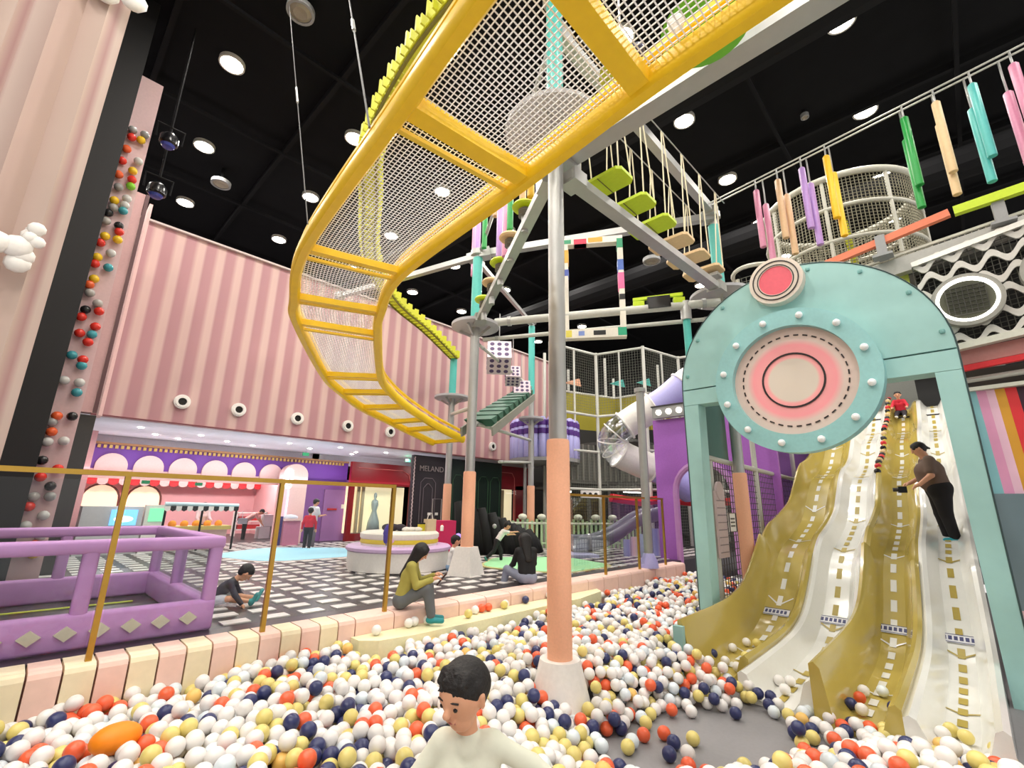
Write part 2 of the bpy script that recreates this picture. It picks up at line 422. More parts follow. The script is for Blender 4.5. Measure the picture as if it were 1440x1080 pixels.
# ---------------------------------------------------------------- gold post railings with glass
def railing(xs, x0, x1, label, last=True):
    t = thing('glass_railing', (x0, 4.45, FZ), label, 'railing')
    for px in xs: one('post', gold, t, 'box', (px, 4.45, (FZ + 1.77) / 2), (.035, .035, 1.77 - FZ))
    one('top_rail', gold, t, 'box', ((x0 + x1) / 2, 4.45, 1.78), (x1 - x0, .045, .035))
    pp = sorted(xs)
    for a, c in zip(pp[:-1], pp[1:]): one('glass_pane', glassm, t, 'box', ((a + c) / 2, 4.45, 1.18), (c - a - .06, .008, 1.1))
    return t
railing([-.54, .565, 1.66, 2.815], -.9, 2.83, 'gold post railing with clear glass in front of the purple padded pen')
railing([5.76, 6.86, 7.95, 8.95], 5.74, 8.97, 'gold post railing with clear glass near the picket fence and slide exit')

# ---------------------------------------------------------------- lilac padded pen with glass
pen = thing('padded_pen', (.2, 5.9, FZ), 'lilac padded pen with glass sides and cream diamonds on its base', 'pen')
X0, X1, Y0, Y1 = -1.6, 1.33, 4.86, 7.1
def rpad(name, p0, p1, w, h, m=None):
    o = one(name, m or lilac, pen, 'bar', p0, p1, w, h, smooth=True); bv = o.modifiers.new('soft', 'BEVEL'); bv.width = .028; bv.segments = 3; return o
rpad('top_rail', (X0, Y0, 1.25), (X1 + .06, Y0, 1.25), .12, .1)
rpad('top_rail', (X1, Y0, 1.25), (X1, Y1, 1.25), .12, .1)
rpad('top_rail', (X0, Y1, 1.25), (X1, Y1, 1.25), .12, .1)
rpad('base_pad', (X0, Y0, .67), (X1 + .05, Y0, .67), .12, .24)
rpad('base_pad', (X1, Y0, .67), (X1, Y1, .67), .12, .24)
rpad('base_pad', (X0, Y1, .67), (X1, Y1, .67), .12, .24)
for px, py in ((X1, Y0), (.5, Y0), (-.4, Y0), (X1, 6.0), (X1, Y1), (.5, Y1), (-.4, Y1)):
    rpad('post', (px, py, .7), (px, py, 1.25), .1, .1)
for a, c in ((-.35, .45), (.55, 1.28)): one('glass_pane', glassm, pen, 'box', ((a + c) / 2, Y0, .99), (c - a, .008, .42))
for a, c in ((4.92, 5.95), (6.05, 7.05)): one('glass_pane', glassm, pen, 'box', (X1, (a + c) / 2, .99), (.008, c - a, .42))
for i in range(12):
    cx = 1.19 - .185 * i; bb = MB()
    bb.prism([(cx - .062, .67), (cx, .62), (cx + .062, .67), (cx, .72)], 1, Y0 - .085, Y0 - .06)
    bb.build('diamond', mat('beige_diamond', (206, 198, 180), .5), pen)
bb = MB()
for y in (5.6, 6.1, 6.6): bb.box((-.2, y, FZ + .01), (2.6, .03, .01))
bb.build('floor_stripes', mat('lime_stripe', (206, 220, 80), .5), pen)

# ---------------------------------------------------------------- ceiling lights
k = 0
l0 = None
for x, y in LAMPS:
    if l0 is None:
        l0 = thing('ceiling_light', (x, y, CEIL_Z - .11), 'round white recessed downlight in the black ceiling', 'light', 'downlights in the ceiling')
        bb = MB(); bb.ring((x, y), .2, .172, 2, CEIL_Z - .07, CEIL_Z + .0, 24); bb.build('trim_ring', mat('light_ring', (210, 206, 196), .4), l0)
        one('lens', glow_w, l0, 'lathe', (x, y, CEIL_Z - .045), [(.002, -.03), (.1, -.028), (.172, -.012), (.174, .03)], 24)
    else: dup(l0, (x, y, CEIL_Z - .11))
# ceiling speakers / round vents
for k, (x, y, z, lb) in enumerate([(1.61, 6.15, 8.8, 'grey round ceiling fan unit near the top edge above the hanging wire'), (1.92, 11.2, 8.6, 'round beige ceiling diffuser above the pink striped wall'),
                                   (6.93, .61, 8.8, 'grey mesh ceiling vent next to the large downlight'), (9.04, 1.1, 8.85, 'tiny white smoke detector on the black ceiling'), (9.3, 4.5, 7.2, 'round grey diffuser seen beyond the plank bridge')]):
    r = .2 if k != 3 else .07
    t = thing('ceiling_vent', (x, y, z), lb, 'vent')
    one('rim', grey, t, 'ring', (x, y), r, r * .8, 2, z - .02, z + .06, 24)
    one('grille', mat('vent_grille', (150, 140, 124), .6), t, 'lathe', (x, y, z), [(.002, -.01), (r * .5, -.03), (r * .8, 0)], 20)
    one('stem', duct, t, 'cyl', (x, y, z + .05), (x, y, CEIL_Z), .04, None, 8)
# two moving-head stage lamps
for k, (x, y, z) in enumerate([(.6, 7.85, 6.85), (.62, 8.1, 6.12)]):
    t = thing('stage_lamp', (x, y, z), ['upper black stage lamp with a yoke and blue lens', 'lower black stage lamp with a yoke and blue lens over the wall corner'][k], 'lamp')
    one('head', blackg, t, 'lathe', (x, y, z - .12), [(.06, 0), (.12, .05), (.12, .16), (.07, .22)], 16, smooth='auto')
    one('lens', mat('blue_lens', (60, 70, 150), .15), t, 'lathe', (x, y, z - .13), [(.004, -.01), (.07, 0), (.1, .05)], 16)
    bb = MB(); bb.tube([(x - .16, y, z - .02), (x - .17, y, z + .22), (x + .17, y, z + .22), (x + .16, y, z - .02)], .016, 6); bb.build('yoke', duct, t)
    one('hanger', duct, t, 'cyl', (x, y, z + .22), (x, y, CEIL_Z), .018, None, 6)
# hanging wires
for k, (p, q, r, lb) in enumerate([((1.45, 6.25, CEIL_Z - .01), (1.4, 4.0, 4.08), .006, 'long thin steel wire hanging from the ceiling vent to the yellow bridge'),
                                   ((1.8, 5.2, CEIL_Z - .01), (1.2, 2.55, 4.08), .009, 'slanting steel chain with turnbuckle holding up the yellow bridge rail')]):
    bb = MB(); bb.tube([p, q], r, 6)
    o = bb.build('suspension_wire', mat('dull_wire', (104, 104, 104), .6, .2)); tag(o, lb, 'wire')
    pm = Vector(p) * .45 + Vector(q) * .55; d = (Vector(q) - Vector(p)).normalized()
    one('turnbuckle', steel, o, 'cyl', pm - d * .18, pm + d * .18, r * 2.2, None, 8)

# ---------------------------------------------------------------- pink wall speakers
s0 = None
for i, (x, z) in enumerate([(1.88, 3.4), (2.85, 3.4), (4.03, 3.39), (5.22, 3.38), (6.38, 3.38), (7.6, 3.38), (10.02, 3.37)]):
    lb = '%s round white wall speaker along the lower edge of the pink striped wall' % ['first', 'second', 'third', 'fourth', 'fifth', 'sixth', 'last'][i]
    if s0 is None:
        s0 = thing('wall_speaker', (x, 10.5, z), lb, 'speaker', 'round speakers on the pink wall')
        bb = MB(); bb.ring((x, z), .135, .075, 1, 10.44, 10.5, 28); bb.ring((x, z), .11, .07, 1, 10.42, 10.45, 28); bb.build('rim', white, s0)
        bb = MB(); bb.prism([(x + .078 * math.cos(a), z + .078 * math.sin(a)) for a in np.linspace(0, 2 * PI, 24, False)], 1, 10.46, 10.49); bb.build('cone', blackg, s0)
    else: dup(s0, (x, 10.5, z), 0, lb)

# ---------------------------------------------------------------- shops under the pink wall
f = thing('shop_fascia', (4, 13.5, 2.2), 'violet shop fascia with a row of pale pink arches', 'fascia')
one('board', purple_d, f, 'box', (3.9, 13.58, 2.44), (6.0, .1, .66))
one('lower_board', pinkl, f, 'box', (2.95, 13.54, 2.14), (4.1, .06, .2))
for i in range(7):
    cx = 1.38 + .665 * i; r = .28
    bb = MB(); bb.prism([(cx - r, 2.18)] + [(cx - r * math.cos(a), 2.3 + r * math.sin(a)) for a in np.linspace(0, PI, 16)] + [(cx + r, 2.18)], 1, 13.47, 13.53)
    bb.build('arch', pinkl, f)
bb = MB()
for i in range(58): bb.box((1.0 + .1 * i, 13.5, 2.72), (.055, .06, .07))
bb.build('dentils', mat('gold_dentil', (206, 170, 96), .4), f, kind='stuff')
one('cornice', mat('cornice_gold', (178, 130, 90), .5), f, 'box', (3.9, 13.54, 2.79), (6.0, .12, .05))
struct('wall_shop_upper', MB().box((4.2, 13.75, 2.85), (10.6, .1, .3)), mat('white_shop_ceiling', (226, 224, 232), .5))
w2 = struct('wall_purple', MB().box((6.4, 13.6, 1.4), (1.75, .14, 1.75)), mat('orchid_wall', (146, 92, 166), .5))
d1 = struct('door_1', MB().box((6.72, 13.5, 1.26), (.95, .05, 1.42)), mat('orchid_door', (170, 116, 178), .5))
one('frame', mat('orchid_frame', (130, 80, 150), .5), d1, 'box', (7.22, 13.5, 1.26), (.08, .08, 1.42))
one('notice', white, d1, 'box', (6.85, 13.47, 1.5), (.14, .01, .12))
one('shelf', redb, d1, 'box', (6.5, 13.46, 1.42), (.28, .03, .05))
struct('wall_pink_shop', MB().box((3.4, 18.1, 1.75), (5.4, .2, 2.6)), pink)
struct('wall_pink_side', MB().box((5.95, 15.9, 1.75), (.2, 4.4, 2.6)), pink)
struct('wall_shop_left', MB().box((.9, 15.5, 1.75), (.2, 5, 2.6)), pink)
# arched shop windows with warm light
for k, cx in enumerate((1.75, 2.75)):
    t = thing('shop_window', (cx, 17.95, 1.2), ['arched shop window with warm light nearest the dark pillar', 'second arched shop window with warm light'][k], 'window')
    sh = [(cx - .42, 1.1), (cx + .42, 1.1), (cx + .42, 1.6)] + [(cx + .42 * math.cos(a), 1.6 + .42 * math.sin(a)) for a in np.linspace(0, PI, 12)]
    one('lit_pane', mat('warm_pane', (255, 214, 180), emit=.9), t, 'prism', sh, 1, 17.93, 17.97)
    one('frame', mat('brown_frame', (110, 60, 50), .5), t, 'tube', [(p[0], 17.92, p[1]) for p in sh], .03, 6, closed=True)
aw = thing('scalloped_awning', (3.6, 17.6, 2.1), 'red and pink scalloped awning along the pink shop wall', 'awning')
for i in range(20):
    cx = 1.2 + .24 * i
    one('scallop', redb if i % 2 else pinkl, aw, 'prism', [(cx - .12, 2.25), (cx - .12, 2.08)] + [(cx - .12 * math.cos(a), 2.08 - .09 * math.sin(a)) for a in np.linspace(0, PI, 7)] + [(cx + .12, 2.25)], 1, 17.55, 17.6)
# hanging exit signs
for k, (x, y, z) in enumerate([(2.12, 14.0, 2.0), (3.2, 14.0, 2.0), (5.03, 12.2, 2.8), (8.0, 12.0, 2.86)]):
    t = thing('exit_sign', (x, y, z), ['small green hanging sign on the fascia above the claw machine', 'small green hanging sign above the striped cart', 'small green sign under the white ceiling above the violet wall', 'small green sign under the white ceiling near the red shopfront'][k], 'sign')
    one('face', mat('exit_green', (50, 150, 100), emit=.5), t, 'box', (x, y, z), (.16, .03, .08))
    one('hanger', steel, t, 'cyl', (x, y, z + .04), (x, y, 2.99), .006, None, 5)
# shop ceiling downlights
sl0 = None
for i, (x, y) in enumerate([(1.5, 11.6), (2.6, 11.9), (3.3, 12.6), (4.4, 11.7), (5.2, 12.4), (5.6, 11.5), (6.4, 12.2), (7.0, 11.6), (1.9, 12.6), (4.0, 13.0), (6.6, 12.8), (2.4, 13.0)]):
    if sl0 is None:
        sl0 = thing('shop_downlight', (x, y, 2.98), 'small round downlight in the white shop ceiling', 'light', 'downlights in the shop ceiling')
        one('lens', glow_w, sl0, 'lathe', (x, y, 2.975), [(.002, -.01), (.045, -.008), (.05, .015)], 14)
    else: dup(sl0, (x, y, 2.98))
# red shopfront
rs = thing('red_shopfront', (7.85, 13.0, FZ), 'glossy dark red shopfront with a large lit display window', 'shopfront')
one('header', red, rs, 'box', (7.85, 13.05, 2.46), (2.2, .12, .66)); one('plinth', red, rs, 'box', (7.85, 13.05, .65), (2.2, .12, .2))
one('jamb', red, rs, 'box', (6.83, 13.05, 1.45), (.14, .12, 1.4)); one('jamb', red, rs, 'box', (8.9, 13.05, 1.45), (.1, .12, 1.4))
one('display_back', glow_c, rs, 'box', (7.85, 13.4, 1.43), (2.0, .05, 1.36))
one('glass_pane', glassm, rs, 'box', (7.85, 13.02, 1.43), (1.95, .01, 1.36))
for x in (7.2, 7.35, 8.45): one('curtain', mat('cream_curtain', (214, 196, 160), .8), rs, 'box', (x, 13.3, 1.43), (.09, .06, 1.34))
one('mannequin', mat('pale_blue_gown', (190, 206, 206), .6), rs, 'lathe', (7.75, 13.25, .76), [(.2, 0), (.17, .3), (.09, .55), (.07, .62), (.11, .8), (.1, .92), (.03, .97), (.05, 1.05), (.05, 1.12), (.01, 1.17)], 12, smooth=True)
one('outline', mat('rose_gold_line', (206, 110, 106), .4), rs, 'tube', [(6.95, 12.97, 2.62), (8.5, 12.97, 2.62), (8.72, 12.97, 2.5), (8.8, 12.97, 2.3), (8.8, 12.97, 2.1)], .012, 5)
# dark shopfront with lettering
ms = thing('dark_shopfront', (7.95, 10.75, FZ), 'charcoal shopfront panel lettered MELAND beside the red shopfront', 'shopfront')
one('panel', dark, ms, 'box', (7.95, 10.8, 1.73), (1.2, .1, 2.35))
text('lettering', 'MELAND', .21, (7.95, 10.72, 2.55), (PI / 2, 0, 0), mat('dull_white_letter', (150, 140, 140), .5), ms)
for x0, x1, z1 in ((7.62, 8.12, 2.3), (7.72, 8.02, 2.15)):
    one('arch_line', mat('grey_line', (110, 100, 106), .5), ms, 'tube', [(x0, 10.74, .6), (x0, 10.74, z1 - .12), (x0 + .12, 10.74, z1), (x1 - .12, 10.74, z1), (x1, 10.74, z1 - .12), (x1, 10.74, .6)], .012, 5)
one('door_outline', mat('pale_line', (190, 180, 176), .5), ms, 'tube', [(8.05, 10.73, .6), (8.05, 10.73, 1.75), (8.35, 10.73, 1.75), (8.35, 10.73, .6)], .01, 5)
for x in (7.95, 8.2): one('notice', white, ms, 'box', (x, 10.735, 1.35), (.1, .01, .07))
one('beaded_edge', mat('beaded_edge', (200, 180, 180), .5), ms, 'tube', [(7.36 + .02 * (i % 2), 10.72, .6 + .05 * i) for i in range(46)], .018, 5)
gs = thing('green_shopfront', (9.65, 10.75, FZ), 'dark green shopfront with thin arched outlines behind the peach pole', 'shopfront')
one('panel', greeng, gs, 'box', (9.65, 10.82, 1.73), (2.2, .1, 2.35))
for x0 in (8.75, 9.25, 9.75, 10.25):
    one('arch_line', mat('green_line', (60, 92, 66), .4), gs, 'tube', [(x0, 10.76, .6), (x0, 10.76, 2.3), (x0 + .1, 10.76, 2.45), (x0 + .3, 10.76, 2.45), (x0 + .4, 10.76, 2.3), (x0 + .4, 10.76, .6)], .012, 5)
r2 = thing('red_shop_window', (11.3, 11.0, FZ), 'narrow dark red shopfront with a lit window beside the picket fence', 'shopfront')
one('header', red, r2, 'box', (11.6, 11.1, 2.5), (1.7, .12, .76)); one('jamb', red, r2, 'box', (11.95, 11.1, 1.4), (.5, .12, 1.7)); one('jamb', red, r2, 'box', (10.82, 11.1, 1.4), (.1, .12, 1.7))
one('display_back', glow_c, r2, 'box', (11.3, 11.3, 1.4), (.9, .05, 1.45)); one('glass_pane', glassm, r2, 'box', (11.3, 11.04, 1.4), (.85, .01, 1.45))
one('curtain', mat('cream_curtain', (214, 196, 160), .8), r2, 'box', (11.15, 11.22, 1.4), (.3, .05, 1.4))
one('outline', mat('rose_gold_line', (206, 110, 106), .4), r2, 'tube', [(10.85, 11.03, 2.66), (11.5, 11.03, 2.66), (11.62, 11.03, 2.5), (11.62, 11.03, .6)], .012, 5)
# pink pillar with lit sign
pp = thing('sign_pillar', (5.15, 13.1, FZ), 'pale pink round-topped pillar with a glowing white vertical sign', 'pillar')
one('body', pinkl, pp, 'prism', [(4.85, FZ), (5.5, FZ), (5.5, 2.3)] + [(5.175 + .325 * math.cos(a), 2.3 + .3 * math.sin(a)) for a in np.linspace(0, PI, 14)], 1, 13.0, 13.3, smooth=False)
bb = MB()
for z, r in ((2.36, .1), (2.2, .11), (2.02, .085)): bb.ball((4.98, 12.93, z), r, seg=6, sc=(1, .3, 1))
bb.build('lit_sign', mat('sign_white', (255, 255, 255), emit=2.5), pp, True)
bb = MB()
for z in (2.38, 2.21, 2.04): bb.box((4.98, 12.89, z), (.07, .02, .015)); bb.box((4.98, 12.89, z - .03), (.015, .02, .06))
bb.build('glyph_strokes', mat('sign_grey', (150, 130, 150), .5), pp)
for x in (4.87, 5.02): one('light_strip', mat('strip_light', (226, 222, 255), emit=1.6), pp, 'box', (x, 12.97, 1.4), (.03, .03, 1.0))
# claw machine, kiosk, striped cart, shelf, counter
cm = thing('claw_machine', (1.35, 12.4, FZ), 'pale grey machine with a blue glowing screen behind the pen', 'machine')
one('cabinet', mat('machine_grey', (196, 196, 198), .4), cm, 'box', (1.45, 12.5, 1.0), (.95, .5, .92))
one('screen', mat('blue_screen', (120, 190, 235), emit=1.0), cm, 'box', (1.62, 12.23, 1.25), (.42, .03, .3)); one('screen_swirl', mat('swirl', (230, 245, 255), emit=1.2), cm, 'ball', (1.62, 12.21, 1.22), .12, seg=6, sc=(1.3, .1, .5))
kk = thing('ticket_kiosk', (2.1, 12.2, FZ), 'small white kiosk with a green lit screen', 'kiosk')
one('body', white, kk, 'box', (2.12, 12.3, 1.02), (.34, .2, .95)); one('screen', mat('green_screen', (120, 210, 160), emit=.9), kk, 'box', (2.13, 12.18, 1.3), (.24, .02, .26)); one('keypad', white, kk, 'box', (2.13, 12.18, 1.05), (.2, .06, .06))
ct = thing('striped_cart', (2.85, 12.4, FZ), 'market cart with a black and white scalloped canopy and yellow counter', 'cart')
one('canopy', mat('pale_blue_roll', (190, 214, 220), .4), ct, 'cyl', (2.25, 12.2, 1.52), (3.65, 12.2, 1.5), .045, None, 12, smooth='auto')
for i in range(14): one('scallop', black if i % 2 else white, ct, 'prism', [(2.25 + .1 * i, 1.48), (2.35 + .1 * i, 1.48), (2.35 + .1 * i, 1.4), (2.3 + .1 * i, 1.37), (2.25 + .1 * i, 1.4)], 1, 12.16, 12.18)
for x in (2.28, 2.95, 3.62): one('post', duct, ct, 'cyl', (x, 12.2, FZ), (x, 12.2, 1.5), .022, None, 8)
one('counter', mat('cart_yellow', (236, 210, 120), .5), ct, 'box', (2.95, 12.55, 1.02), (1.3, .5, .08)); one('base', pinkl, ct, 'box', (2.95, 12.6, .77), (1.2, .4, .44))
for i in range(5): one('orange_plush', mat('plush_orange', (236, 150, 40), .8), ct, 'ball', (2.5 + .22 * i, 12.5, 1.1), .08, seg=5, smooth=True)
sh = thing('toy_shelf', (5.3, 16.6, FZ), 'open white shelf of red toys beside stacked white boxes', 'shelf')
for z in (.75, 1.0, 1.25): one('shelf_board', white, sh, 'box', (5.35, 16.6, z), (.9, .35, .03))
for x in (4.92, 5.78): one('side_panel', white, sh, 'box', (x, 16.6, .92), (.03, .35, .72))
for z in (.83, 1.08): one('toy_row', redb, sh, 'box', (5.35, 16.6, z), (.7, .2, .12))
for k, (x, z) in enumerate([(5.5, .72), (5.85, .72), (5.6, 1.06), (5.95, 1.06)]):
    o = MB().box((x - .17, 15.3, z), (.3, .3, .33)).build('storage_box', mat('box_white', (222, 226, 230), .5)); tag(o, ['lower white box nearest the red toys', 'lower white box next to the sign pillar', 'upper white box nearest the red toys', 'upper white box next to the sign pillar'][k], 'box')
cn = thing('pink_counter', (5.2, 12.4, FZ), 'small pink counter with folded clothes in front of the sign pillar', 'counter')
one('body', rose, cn, 'box', (5.02, 12.6, .85), (.4, .3, .6)); one('top', pinkl, cn, 'box', (5.02, 12.6, 1.17), (.46, .36, .05)); one('clothes', mat('pale_cloth', (210, 214, 226), .8), cn, 'ball', (5.0, 12.55, 1.22), .16, seg=5, sc=(1.2, .8, .5), smooth=True)
one('banner', mat('banner_navy', (60, 50, 110), .6), cn, 'box', (4.72, 12.5, .9), (.14, .05, .7))
# blue and green play mats
for nm, c, r, col, edge, lb in (('play_mat', (4.3, 10.45), 1.35, (150, 206, 226), (214, 196, 190), 'pale blue round play mat near the violet shop wall'),
                                ('play_mat', (7.15, 6.0), 1.12, (160, 226, 168), (206, 200, 140), 'light green round play mat beside the peach poles')):
    t = thing(nm, (c[0], c[1], FZ), lb, 'mat')
    P_ = [(c[0] + r * (1 + .06 * math.sin(5 * a)) * math.cos(a), c[1] + r * (1 + .06 * math.sin(5 * a)) * math.sin(a)) for a in np.linspace(0, 2 * PI, 40, False)]
    one('border', mat('mat_edge_%d' % edge[0], edge, .6), t, 'prism', [(c[0] + (x - c[0]) * 1.05, c[1] + (y - c[1]) * 1.05) for x, y in P_], 2, FZ + .0, FZ + .015)
    one('surface', mat('mat_%d' % col[0], col, .6), t, 'prism', P_, 2, FZ + .01, FZ + .022)

# ---------------------------------------------------------------- climbing poles
def tower(name, x, y, base, label, disc=None, disc_r=.42, teal=None, top=None, sleeve=2.15, skirt=None, r=.08):
    t = thing(name, (x, y, base), label, 'pole')
    one('pole', steel, t, 'cyl', (x, y, base), (x, y, top), r, None, 20, smooth='auto')
    one('foam_sleeve', peach, t, 'lathe', (x, y, 0), [(r * 1.0, base), (r * 1.28, base), (r * 1.28, sleeve - .02), (r * 1.2, sleeve), (r * 1.0, sleeve)], 24, smooth='auto')
    if skirt:
        b0, h0 = skirt; n = 4 if name == 'climbing_pole' else 20
        one('skirt', white, t, 'lathe', (x, y, base), [(b0, 0), (b0 * .6, h0), (r * 1.1, h0)], n, start=PI / 4 + .3, smooth='auto')
    if disc:
        one('platform', mat('disc_grey', (178, 176, 180), .45), t, 'lathe', (x, y, disc), [(.01, -.03), (disc_r * .96, -.03), (disc_r, -.02), (disc_r, .03), (.01, .03)], 36, smooth='auto')
        bb = MB()
        for a in range(4):
            q = a * PI / 2 + .4; bb.bar((x, y, disc - .22), (x + disc_r * .7 * math.cos(q), y + disc_r * .7 * math.sin(q), disc - .04), .03, .05)
        bb.build('brackets', steel, t)
    if teal: one('pipe_cover', teal_p, t, 'cyl', (x, y, teal[0]), (x, y, teal[1]), r * 1.15, None, 20, smooth='auto')
    bb = MB(); bb.lathe((x, y, 0), [(r * 1.0, top - .12), (r * 1.7, top - .1), (r * 1.7, top), (.01, top)], 12); bb.build('hub', steel, t)
    return t
M, P2, P3, P4, P5 = (3.3, 2.6), (5.1, 5.85), (7.4, 9.3), (9.6, 8.5), (7.75, 2.54)
tower('centre_pole', *M, 0, 'tall grey pole with peach foam sleeve and white skirt in the ball pit', 5.5, .54, (5.55, 7.3), 7.45, 2.18, (.27, .42))
tower('climbing_pole', *P2, FZ, 'grey pole with peach sleeve and white pyramid foot on the tiled floor', 4.66, .42, (4.72, 6.0), 6.15, 2.13, (.3, .42))
tower('climbing_pole', *P3, FZ, 'farther grey pole with peach sleeve below the lower end of the yellow bridge', 4.28, .45, (4.3, 5.5), 5.55, 2.1)
tower('climbing_pole', *P4, FZ, 'grey pole with peach sleeve and turquoise top before the crayon balcony', 3.95, .35, (4.6, 6.7), 6.9, 2.13)
tower('climbing_pole', *P5, 0, 'grey pole with peach sleeve behind the teal arch and turquoise top', 5.12, .5, (5.15, 6.5), 6.75, 2.15)

def beam(name, p, q, w, h, label, m=steel, flange=True, cat='beam'):
    t = thing(name, p, label, cat)
    one('web', m, t, 'bar', p, q, w, h)
    if flange:
        d = Vector(q) - Vector(p); bb = MB(); n = max(2, int(d.length / .8))
        for i in (0, n):
            c = Vector(p) + d * (i / n) if 0 < i < n else Vector(p) + d * (.03 if i == 0 else .97)
            bb.bar(c - d.normalized() * .1, c + d.normalized() * .1, w * 1.5, h * 1.5)
        bb.build('end_bracket', m, t)
    return t
beam('bridge_beam', (3.42, 2.55, 5.0), (7.0, 2.3, 4.9), .15, .1, 'flat grey beam running under the lime and tan plank bridge')
beam('bridge_beam', (3.4, 2.75, 5.08), (5.0, 5.66, 4.66), .13, .1, 'wavy grey beam beside the lime and tan stepping mushrooms')
beam('main_beam', (3.5, 2.75, 5.32), (3.42, -1.6, 5.32), .2, .17, 'wide steel beam from the centre pole out to the upper edge over the yellow bridge')
beam('top_beam', (3.3, 2.6, 6.95), (7.75, 2.5, 6.72), .12, .14, 'high steel beam above the plank bridge ropes')
beam('top_beam', (7.72, 2.5, 6.66), (5.1, 5.85, 6.08), .13, .12, 'long silver beam crossing behind the centre pole')
beam('top_beam', (5.1, 5.85, 6.05), (4.2, 9.6, 6.1), .1, .1, 'far dark silver beam between the turquoise post and the yellow bridge')
beam('top_beam', (5.1, 5.85, 5.95), (9.6, 8.5, 6.8), .08, .08, 'thin silver beam leading back from the turquoise post')
def pipe(name, p, q, r, label, m=pipe_w):
    t = thing(name, p, label, 'pipe'); one('tube', m, t, 'cyl', p, q, r, None, 14, smooth='auto')
    d = (Vector(q) - Vector(p)).normalized()
    for c in (Vector(p) + d * .25, Vector(q) - d * .25): one('collar', steel, t, 'cyl', c - d * .03, c + d * .03, r * 1.25, None, 14)
    return t
pipe('zip_pipe', (5.3, 5.55, 4.72), (7.4, 2.45, 4.88), .07, 'thick pale pipe passing through the paint-splashed frame')
pipe('zip_pipe', (5.2, 5.75, 4.42), (7.45, 2.45, 4.62), .035, 'thinner pale pipe under the thick one')
pipe('brace_pipe', P2 + (2.95,), P4 + (3.35,), .035, 'slim pipe between the two peach poles below the green steps')
pipe('brace_pipe', P2 + (3.2,), P3 + (3.85,), .04, 'slim pipe joining the pyramid-foot pole to the far pole')
pipe('brace_pipe', (7.0, 7.1, 2.5), (9.6, 8.5, 2.75), .03, 'lowest slim pipe before the pink wall near the crayon balcony')
pipe('zip_pipe', (5.2, 5.85, 4.35), (9.6, 8.5, 4.85), .03, 'pale pipe above the white box bridge')

# ---------------------------------------------------------------- the yellow net bridge
ctl = [((1.0, -2.2, 3.95), (2.0, -2.2, 3.95)), ((1.0, -.6, 3.95), (2.0, -.6, 3.95)), ((1.02, .3, 3.95), (2.02, .3, 3.95)), ((1.05, .98, 3.95), (2.06, .98, 3.95)),
       ((1.21, 2.13, 4.0), (2.22, 2.03, 4.0)), ((1.5, 4.28, 4.0), (2.42, 4.01, 4.0)), ((1.8, 5.22, 3.88), (2.68, 4.84, 3.88)), ((2.06, 5.76, 3.8), (2.98, 5.4, 3.8)),
       ((3.17, 7.37, 3.65), (3.87, 6.78, 3.65)), ((3.75, 7.9, 3.55), (4.36, 7.24, 3.55)), ((4.35, 8.22, 3.4), (4.85, 7.46, 3.4)), ((5.22, 8.58, 3.28), (5.52, 7.76, 3.28)), ((5.7, 8.7, 3.18), (5.92, 7.85, 3.18)), ((6.56, 8.85, 3.0), (6.68, 7.92, 3.0))]
NS = 10
out_ = spline([c[0] for c in ctl], NS); inn_ = spline([c[1] for c in ctl], NS)
nb = thing('net_bridge', (2.5, 5, 3.5), 'long yellow padded rope-net bridge curving down from overhead to the far pole', 'bridge')
def ladder(name, m, path, w, h, zoff=0.0, other=None):
    """rounded box section swept along a path"""
    b = MB(); pr = [(-.5, -.3), (-.3, -.5), (.3, -.5), (.5, -.3), (.5, .3), (.3, .5), (-.3, .5), (-.5, .3)]; V = []
    for i, p in enumerate(path):
        d = Vector(path[min(i + 1, len(path) - 1)]) - Vector(path[max(i - 1, 0)]); d.normalize()
        s = d.cross(Vector((0, 0, 1))).normalized(); u = s.cross(d)
        V += [Vector(p) + s * a * w + u * (c * h) + Vector((0, 0, zoff)) for a, c in pr]
    F = []
    for i in range(len(path) - 1): F += [(i * 8 + j, i * 8 + (j + 1) % 8, i * 8 + 8 + (j + 1) % 8, i * 8 + 8 + j) for j in range(8)]
    F += [tuple(range(8))[::-1], tuple((len(path) - 1) * 8 + j for j in range(8))]
    b.add(V, F); return b.build(name, m, nb, 'auto')
ladder('outer_rail', yellow, out_, .11, .15); ladder('inner_rail', yellow, inn_, .11, .15)
ladder('outer_upper_rail', yellow, out_, .05, .05, .17); ladder('inner_upper_rail', yellow, inn_, .05, .05, .17)
def at_s(path, s):
    i = min(int(s), len(path) - 2); t = s - i; return Vector(path[i]) * (1 - t) + Vector(path[i + 1]) * t
for c in (1, 3, 4, 5, 6, 7, 8, 9, 10, 11, 12, 13):
    p, q = at_s(out_, c * NS), at_s(inn_, c * NS); wd = .11 if c < 5 else .075
    one('cross_beam', yellow, nb, 'bar', p, q, .13 if c < 5 else .08, wd)
    if c > 3 and c < 13:
        p2, q2 = at_s(out_, c * NS + 1.1), at_s(inn_, c * NS + 1.1)
        one('cross_rod', yellow2, nb, 'bar', p2 + Vector((0, 0, -.02)), q2 + Vector((0, 0, -.02)), .04, .03)
